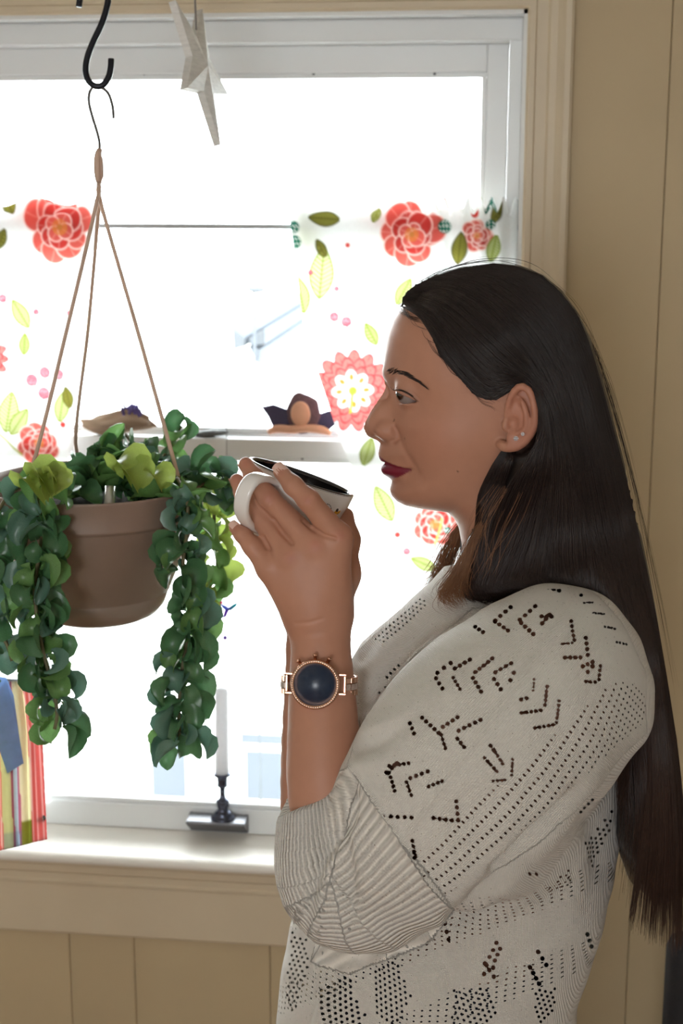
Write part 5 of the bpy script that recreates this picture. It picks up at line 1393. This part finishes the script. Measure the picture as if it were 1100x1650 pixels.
M_ROD = mat('white_rod', lin(205, 208, 212), .35, .2, var=.02)
v, f = tube([(OX0 + .006, YC + .013, zr), (OX1 - .006, YC + .013, zr)], .0042, 10); tag(obj('curtain_rod', v, f, M_ROD), 'thin white tension rod carrying the café curtains', 'curtain rod')

# ================================================================== things on the meeting rail
def rock(c, r, seed, n=22, m=14, amp=.16, fine=.05):
    rg = np.random.default_rng(seed); v, f = ball((0, 0, 0), 1, n, m)
    d = np.ones(len(v))
    for k in range(7):
        q = rg.normal(0, 1, 3) * (1.2 + .7 * k); d += (amp if k < 3 else fine) * np.sin(v @ q + rg.random() * 6)
    return v * d[:, None] * np.array(r) + np.array(c), f
ZT = 1.269
M_DRIFT = mat('driftwood', lin(150, 126, 104), .8, var=.3, vscale=30, bump=.8, bscale=70, stretch=(.25, 1, 2.5))
c = at(192, 678, WY + .075); v, f = rock((c[0], WY + .075, ZT + .021), (.058, .014, .0205), 3, 36, 20, .07, .05)
v[:, 2] += -.006 * np.clip((v[:, 0] - c[0]) / .05, -1, 1) * 0 + .006 * np.sin((v[:, 0] - c[0]) * 45); v[:, 2] = np.maximum(v[:, 2], ZT + .0003)
tag(obj('driftwood', v, f, M_DRIFT), 'weathered chunk of driftwood on the window rail behind the planter', 'driftwood')
M_PURP = mat('purple_crystal', lin(112, 98, 160), .3, var=.3, vscale=120, trans=.3)
g = thing('amethyst_cluster', 'small purple crystal cluster sitting on the driftwood', 'crystal', at(213, 652, WY + .075))
zt = ZT + .036
for k in range(26):
    b = np.array([at(213, 650, WY + .075)[0] + rnd.uniform(-.015, .015), WY + .075 + rnd.uniform(-.008, .008), zt + rnd.uniform(.000, .004)])
    d = np.array([rnd.uniform(-.8, .8), rnd.uniform(-.8, .8), 1.2]); d /= np.linalg.norm(d); L = rnd.uniform(.008, .019); r = rnd.uniform(.002, .0035)
    v, f = lathe([(r * .8, -.004), (r, L * .7), (0, L)], 6, b, d); obj('crystal_point', v, f, M_PURP, g, smooth=False)
M_FLAT = mat('dark_slate', lin(92, 94, 92), .6, var=.15, vscale=60, bump=.3, bscale=150)
c = at(340, 694, WY + .078); v, f = rock((c[0], WY + .078, ZT + .0058), (.0285, .012, .0055), 11, 28, 12, .05, .03); v[:, 2] = np.maximum(v[:, 2] + .002 * np.sin((v[:, 0] - c[0]) * 60), ZT + .0003)
tag(obj('flat_stone', v, f, M_FLAT), 'flat dark grey stone on the window rail beside the planter', 'stone')
# a small painted ornament, plain shapes in blue, brown and flesh tones
orn = thing('rail_ornament', 'small painted ornament with dark blue wing shapes on the window rail', 'ornament', [at(482, 705, WY + .078)[0], WY + .078, ZT])
M_O1, M_O2, M_O3 = mat('ornament_blue', lin(62, 56, 88), .5, var=.2, vscale=60), mat('ornament_brown', lin(104, 78, 84), .6, var=.25, vscale=90, bump=.6, bscale=160), mat('ornament_peach', lin(226, 172, 140), .5, var=.08, vscale=50)
def opoly(pts, y0, y1, m, nm):
    v, f = prism([tuple(at(x, y, WY + .078)[[0, 2]]) for x, y in pts], y0, y1); obj(nm, v, f, m, orn, smooth=False)
opoly([(421, 656), (440, 652), (462, 660), (470, 690), (440, 690), (432, 672)], WY + .079, WY + .083, M_O1, 'wing')
opoly([(541, 668), (530, 662), (512, 668), (505, 692), (528, 694), (541, 684)], WY + .079, WY + .083, M_O1, 'wing')
cc = at(487, 664, WY + .076); v, f = rock((cc[0], WY + .0765, cc[2]), (.026, .008, .031), 5, 24, 16, .05, .04); obj('dome', v, f, M_O2, orn)
zb = at(482, 704, WY + .078); pts = spline([at(x, y, WY + .073) for x, y in ((432, 697), (445, 691), (470, 692), (490, 690), (515, 692), (533, 698))], 16); pts[:, 2] = np.maximum(pts[:, 2], ZT + .0075)
v, f = tube(pts, np.interp(np.linspace(0, 1, 16), [0, .15, .85, 1], [.004, .0072, .0072, .004]), 12); obj('base_roll', v, f, M_O3, orn)
cc = at(484, 664, WY + .070); v, f = ball((cc[0], WY + .0700, cc[2] - .003), 1, 18, 12, (.0165, .0035, .021)); obj('medallion', v, f, M_O3, orn)

# ================================================================== candle on the finger lift
cx_ = at(359, 1296, WY + .042); zc0 = .604
cand = thing('candlestick', 'dark pewter candlestick with tall white candle on the window lift', 'candlestick', [cx_[0], WY + .041, zc0])
M_PEW = mat('polished_pewter', lin(84, 88, 104), .22, .9, var=.08, vscale=60)
pr = [(0, 0), (.021, 0), (.0215, .002), (.020, .005), (.015, .008), (.0155, .010), (.012, .013), (.0085, .018), (.0105, .024), (.0120, .032), (.0115, .034), (.006, .037), (.0048, .045), (.0052, .058), (.0095, .060), (.0088, .066), (.0095, .072), (.0088, .076), (.0150, .080), (.0155, .083), (.0125, .0845), (0, .0845)]
v, f = lathe(pr, 32, (cx_[0], WY + .041, zc0)); obj('holder', v, f, M_PEW, cand)
M_WAX = mat('white_wax', lin(238, 238, 240), .4, var=.02, vscale=40, trans=.25)
v, f = lathe([(0, 0), (.0122, 0), (.0122, .05), (.0115, .145), (.0108, .153), (.006, .156), (0, .157)], 28, (cx_[0], WY + .041, zc0 + .084), (.012, 0, 1)); obj('candle', v, f, M_WAX, cand)
v, f = tube([(cx_[0] + .002, WY + .041, zc0 + .238), (cx_[0] + .001, WY + .041, zc0 + .247), (cx_[0] - .004, WY + .041, zc0 + .255), (cx_[0] - .007, WY + .041, zc0 + .263)], .0007, 6); obj('wick', v, f, M_LASH, cand)

# ================================================================== suncatcher: thread, bird and bead
YB = WY + .050
bp_ = at(366, 975, YB); rp = at(363, 366, YB)
sun = thing('suncatcher', 'tiny iridescent glass hummingbird hanging on a thread from the curtain rod', 'suncatcher', bp_ - [0, 0, .03])
M_THR = mat('thread', lin(150, 152, 155), .5, var=.05)
v, f = tube([(rp[0], YC + .013, zr), (rp[0], YC + .018, zr - .02), (bp_[0], YB, bp_[2])], .0007, 5); obj('thread', v, f, M_THR, sun)
cols = [lin(90, 110, 190), lin(190, 70, 110), lin(60, 150, 160), lin(120, 80, 170)]
MB_ = [mat('bird_glass', c, .15, var=.3, vscale=200, trans=.5) for c in cols]
W_ = lambda x, y: at(x, y, YB)
v, f = tube(spline([W_(354, 973), W_(361, 978), W_(368, 981), W_(373, 977)], 12), np.interp(np.linspace(0, 1, 12), [0, .4, 1], [.001, .0042, .002]), 10); obj('bird_body', v, f, MB_[0], sun)
def blade(pts, m, nm):
    P = [W_(x, y) for x, y in pts]; v, f = prism([(p[0], p[2]) for p in P], YB - .001, YB + .001); obj(nm, v, f, m, sun, smooth=False)
blade([(367, 980), (374, 974), (385, 969), (380, 978), (371, 985)], MB_[2], 'wing'); blade([(355, 974), (344, 960), (350, 955), (360, 972)], MB_[1], 'wing'); blade([(362, 982), (358, 997), (364, 994), (369, 984)], MB_[3], 'tail')
v, f = tube([W_(366, 985), W_(363, 1024)], .0004, 5); obj('thread', v, f, M_THR, sun)
v, f = ball(W_(362.5, 1028), .0042, 10, 8); obj('bead', v, f, MB_[3], sun)

# ================================================================== striped cloth hanging at the left
M_STRIPE = bpy.data.materials.new('striped_cotton'); M_STRIPE = mat('striped_cotton', (.8, .8, .8), .85, attr='print', trans=.6, bump=.15, bscale=700, var=.03, vscale=150)
TC = 1.78
nx, nz = 90, 60
px_r = lambda t: np.interp(t, [0, .3, 1], [58, 68, 76])
V = []; C_ = []
for j in range(nz):
    t = j / (nz - 1); y0 = 1098 + t * 262
    for i in range(nx):
        s = i / (nx - 1); x = -70 + (px_r(t) + 70) * s
        y = y0 + (1 - s) * 36 * t - 8 * t
        V.append(dep(x, y, TC + .010 * math.sin(s * 17 + t) + .004 * math.sin(s * 40)))
        q = (px_r(t) - x)
        c = lin(236, 232, 206)
        if q < 22: c = lin(224, 136, 132) if (q % 7) < 4.5 else lin(240, 204, 200)
        elif 40 < q < 44 or 52 < q < 55: c = lin(196, 130, 152)
        elif 44 <= q <= 52: c = lin(208, 222, 228)
        elif 55 <= q < 68: c = lin(222, 220, 178)
        elif 68 <= q < 90: c = lin(226, 138, 130) if (q % 8) < 5.5 else lin(242, 214, 204)
        elif 96 < q < 110: c = lin(120, 150, 176)
        if t > .86 and q < 40 and q >= 22: c = lin(168, 170, 92)
        if t > .9 and 40 <= q < 68: c = tuple(np.array(c) * .7 + np.array(lin(110, 140, 170)) * .3)
        C_.append(c)
i = np.arange(nx * nz).reshape(nz, nx); F = np.stack([i[:-1, :-1], i[:-1, 1:], i[1:, 1:], i[1:, :-1]], -1).reshape(-1, 4)
V = np.array(V)
cl = thing('striped_cloth', 'red and cream striped cloth with blue strap hanging at the sill', 'cloth', [V[:, 0].mean(), V[:, 1].mean(), V[:, 2].min()])
o = obj('cloth', V, F, M_STRIPE, cl); point_attr(o, 'print', np.array(C_))
md = o.modifiers.new('thickness', 'SOLIDIFY'); md.thickness = .0012
M_BLUE = mat('blue_chambray', lin(176, 204, 240), .8, var=.12, vscale=60, trans=.7, bump=.2, bscale=600)
pl = [(-40, 1085), (10, 1092), (22, 1120), (30, 1180), (38, 1230), (12, 1246), (-4, 1200), (-40, 1190)]
Pf = [dep(x, y, TC - .02 + .006 * math.sin(x * .2)) for x, y in pl]; Pb = [dep(x, y, TC - .012 + .006 * math.sin(x * .2)) for x, y in pl]; n = len(pl)
obj('strap', np.array(Pf + Pb), [tuple(range(n)), tuple(range(2 * n - 1, n - 1, -1))] + [(i, n + i, n + (i + 1) % n, (i + 1) % n) for i in range(n)], M_BLUE, cl, smooth=False)
p = dep(68, 1318, TC - .006); v, f = lathe([(0, .002), (.003, .002), (.0045, 0)], 12, p, (0, -1, 0)); obj('eyelet', v, f, M_SCREW, cl)
top = dep(-6, 1098, TC)
v, f = tube([dep(-75, 1096, TC), dep(66, 1098, TC)], .003, 8); obj('hanging_rail', v, f, M_ROD, cl)
v, f = tube([dep(-60, 1096, TC), dep(-60, 1096, TC) * [1, 1, 0] + [0, 0, .002]], .006, 8); v, f = merge((v, f), lathe([(0, .012), (.10, .012), (.11, .0)], 24, dep(-60, 1096, TC) * [1, 1, 0])); obj('stand', v, f, M_ROD, cl)

# ================================================================== dark chair at the right edge
ch = thing('dark_chair', 'black upholstered chair at the right edge beyond the hair', 'chair', [.36, 1.95, 0])
M_CHR = mat('black_upholstery', lin(30, 28, 30), .8, var=.2, vscale=60, bump=.3, bscale=300)
e = at(1076, 1512, 1.95); x0 = e[0]; z1 = e[2]
obj('backrest', *box((x0, 1.93, z1 - .5), (x0 + .46, 1.99, z1), .02), M_CHR, ch)
obj('seat', *box((x0, 1.50, z1 - .52), (x0 + .46, 1.97, z1 - .44), .02), M_CHR, ch)
for dx in (.02, .44):
    for y in (1.53, 1.96):
        v, f = tube([(x0 + dx, y, z1 - .5), (x0 + dx, y, .0)], [.018, .014], 10); obj('leg', v, f, M_IRON, ch)

# ================================================================== outside
house = thing('neighbour_house', 'pale neighbouring house with grey windows washed out beyond the window', 'house', (-1.0, 4.6, -.7))
obj('wall', *box((-3.2, 4.6, -.7), (1.2, 7, .74)), M_SIDING, house, smooth=False)
for z in np.arange(-.68, .70, .15):
    obj('siding_board', *box((-3.2, 4.585, z), (1.2, 4.6, z + .143), .003), M_SIDING, house, smooth=False)
for (xa, ya, xb, yb) in ((243, 1186, 300, 1285), (388, 1182, 456, 1200), (396, 1210, 456, 1290)):
    p, q = at(xa, ya, 4.57), at(xb, yb, 4.57)
    fr_ = obj('window', *box((p[0] - .02, 4.572, q[2] - .02), (q[0] + .02, 4.59, p[2] + .02), .003), M_SIDING, house, smooth=False)
    obj('window_pane', *box((p[0], 4.568, q[2]), (q[0], 4.574, p[2])), M_FARGLASS, fr_, smooth=False)
pole = thing('garden_ornament', 'faint grey garden ornament on a pole outside the window', 'ornament', at(408, 700, 4.2) * [1, 1, 0] + [0, 0, -.7])
M_FAR = mat('pale_metal', lin(90, 94, 100), .9, var=.1, spec=0.0)
b = at(410, 540, 4.2); 
v, f = tube([(b[0], 4.2, -.7), (b[0], 4.2, at(410, 470, 4.2)[2])], .004, 8); obj('pole', v, f, M_FAR, pole)
for pts in ([(372, 530), (392, 545), (392, 560), (374, 565)], [(424, 530), (400, 545), (400, 558), (425, 556)], [(398, 560), (416, 565), (414, 590)]):
    P = [at(x, y, 4.2) for x, y in pts]; v, f = prism([(p[0], p[2]) for p in P], 5.98, 4.22); obj('vane', v, f, M_FAR, pole, smooth=False)
c = at(413, 466, 4.2); v, f = ball(c, .022, 12, 8, (1.2, 1, .5)); obj('finial', v, f, M_FAR, pole)
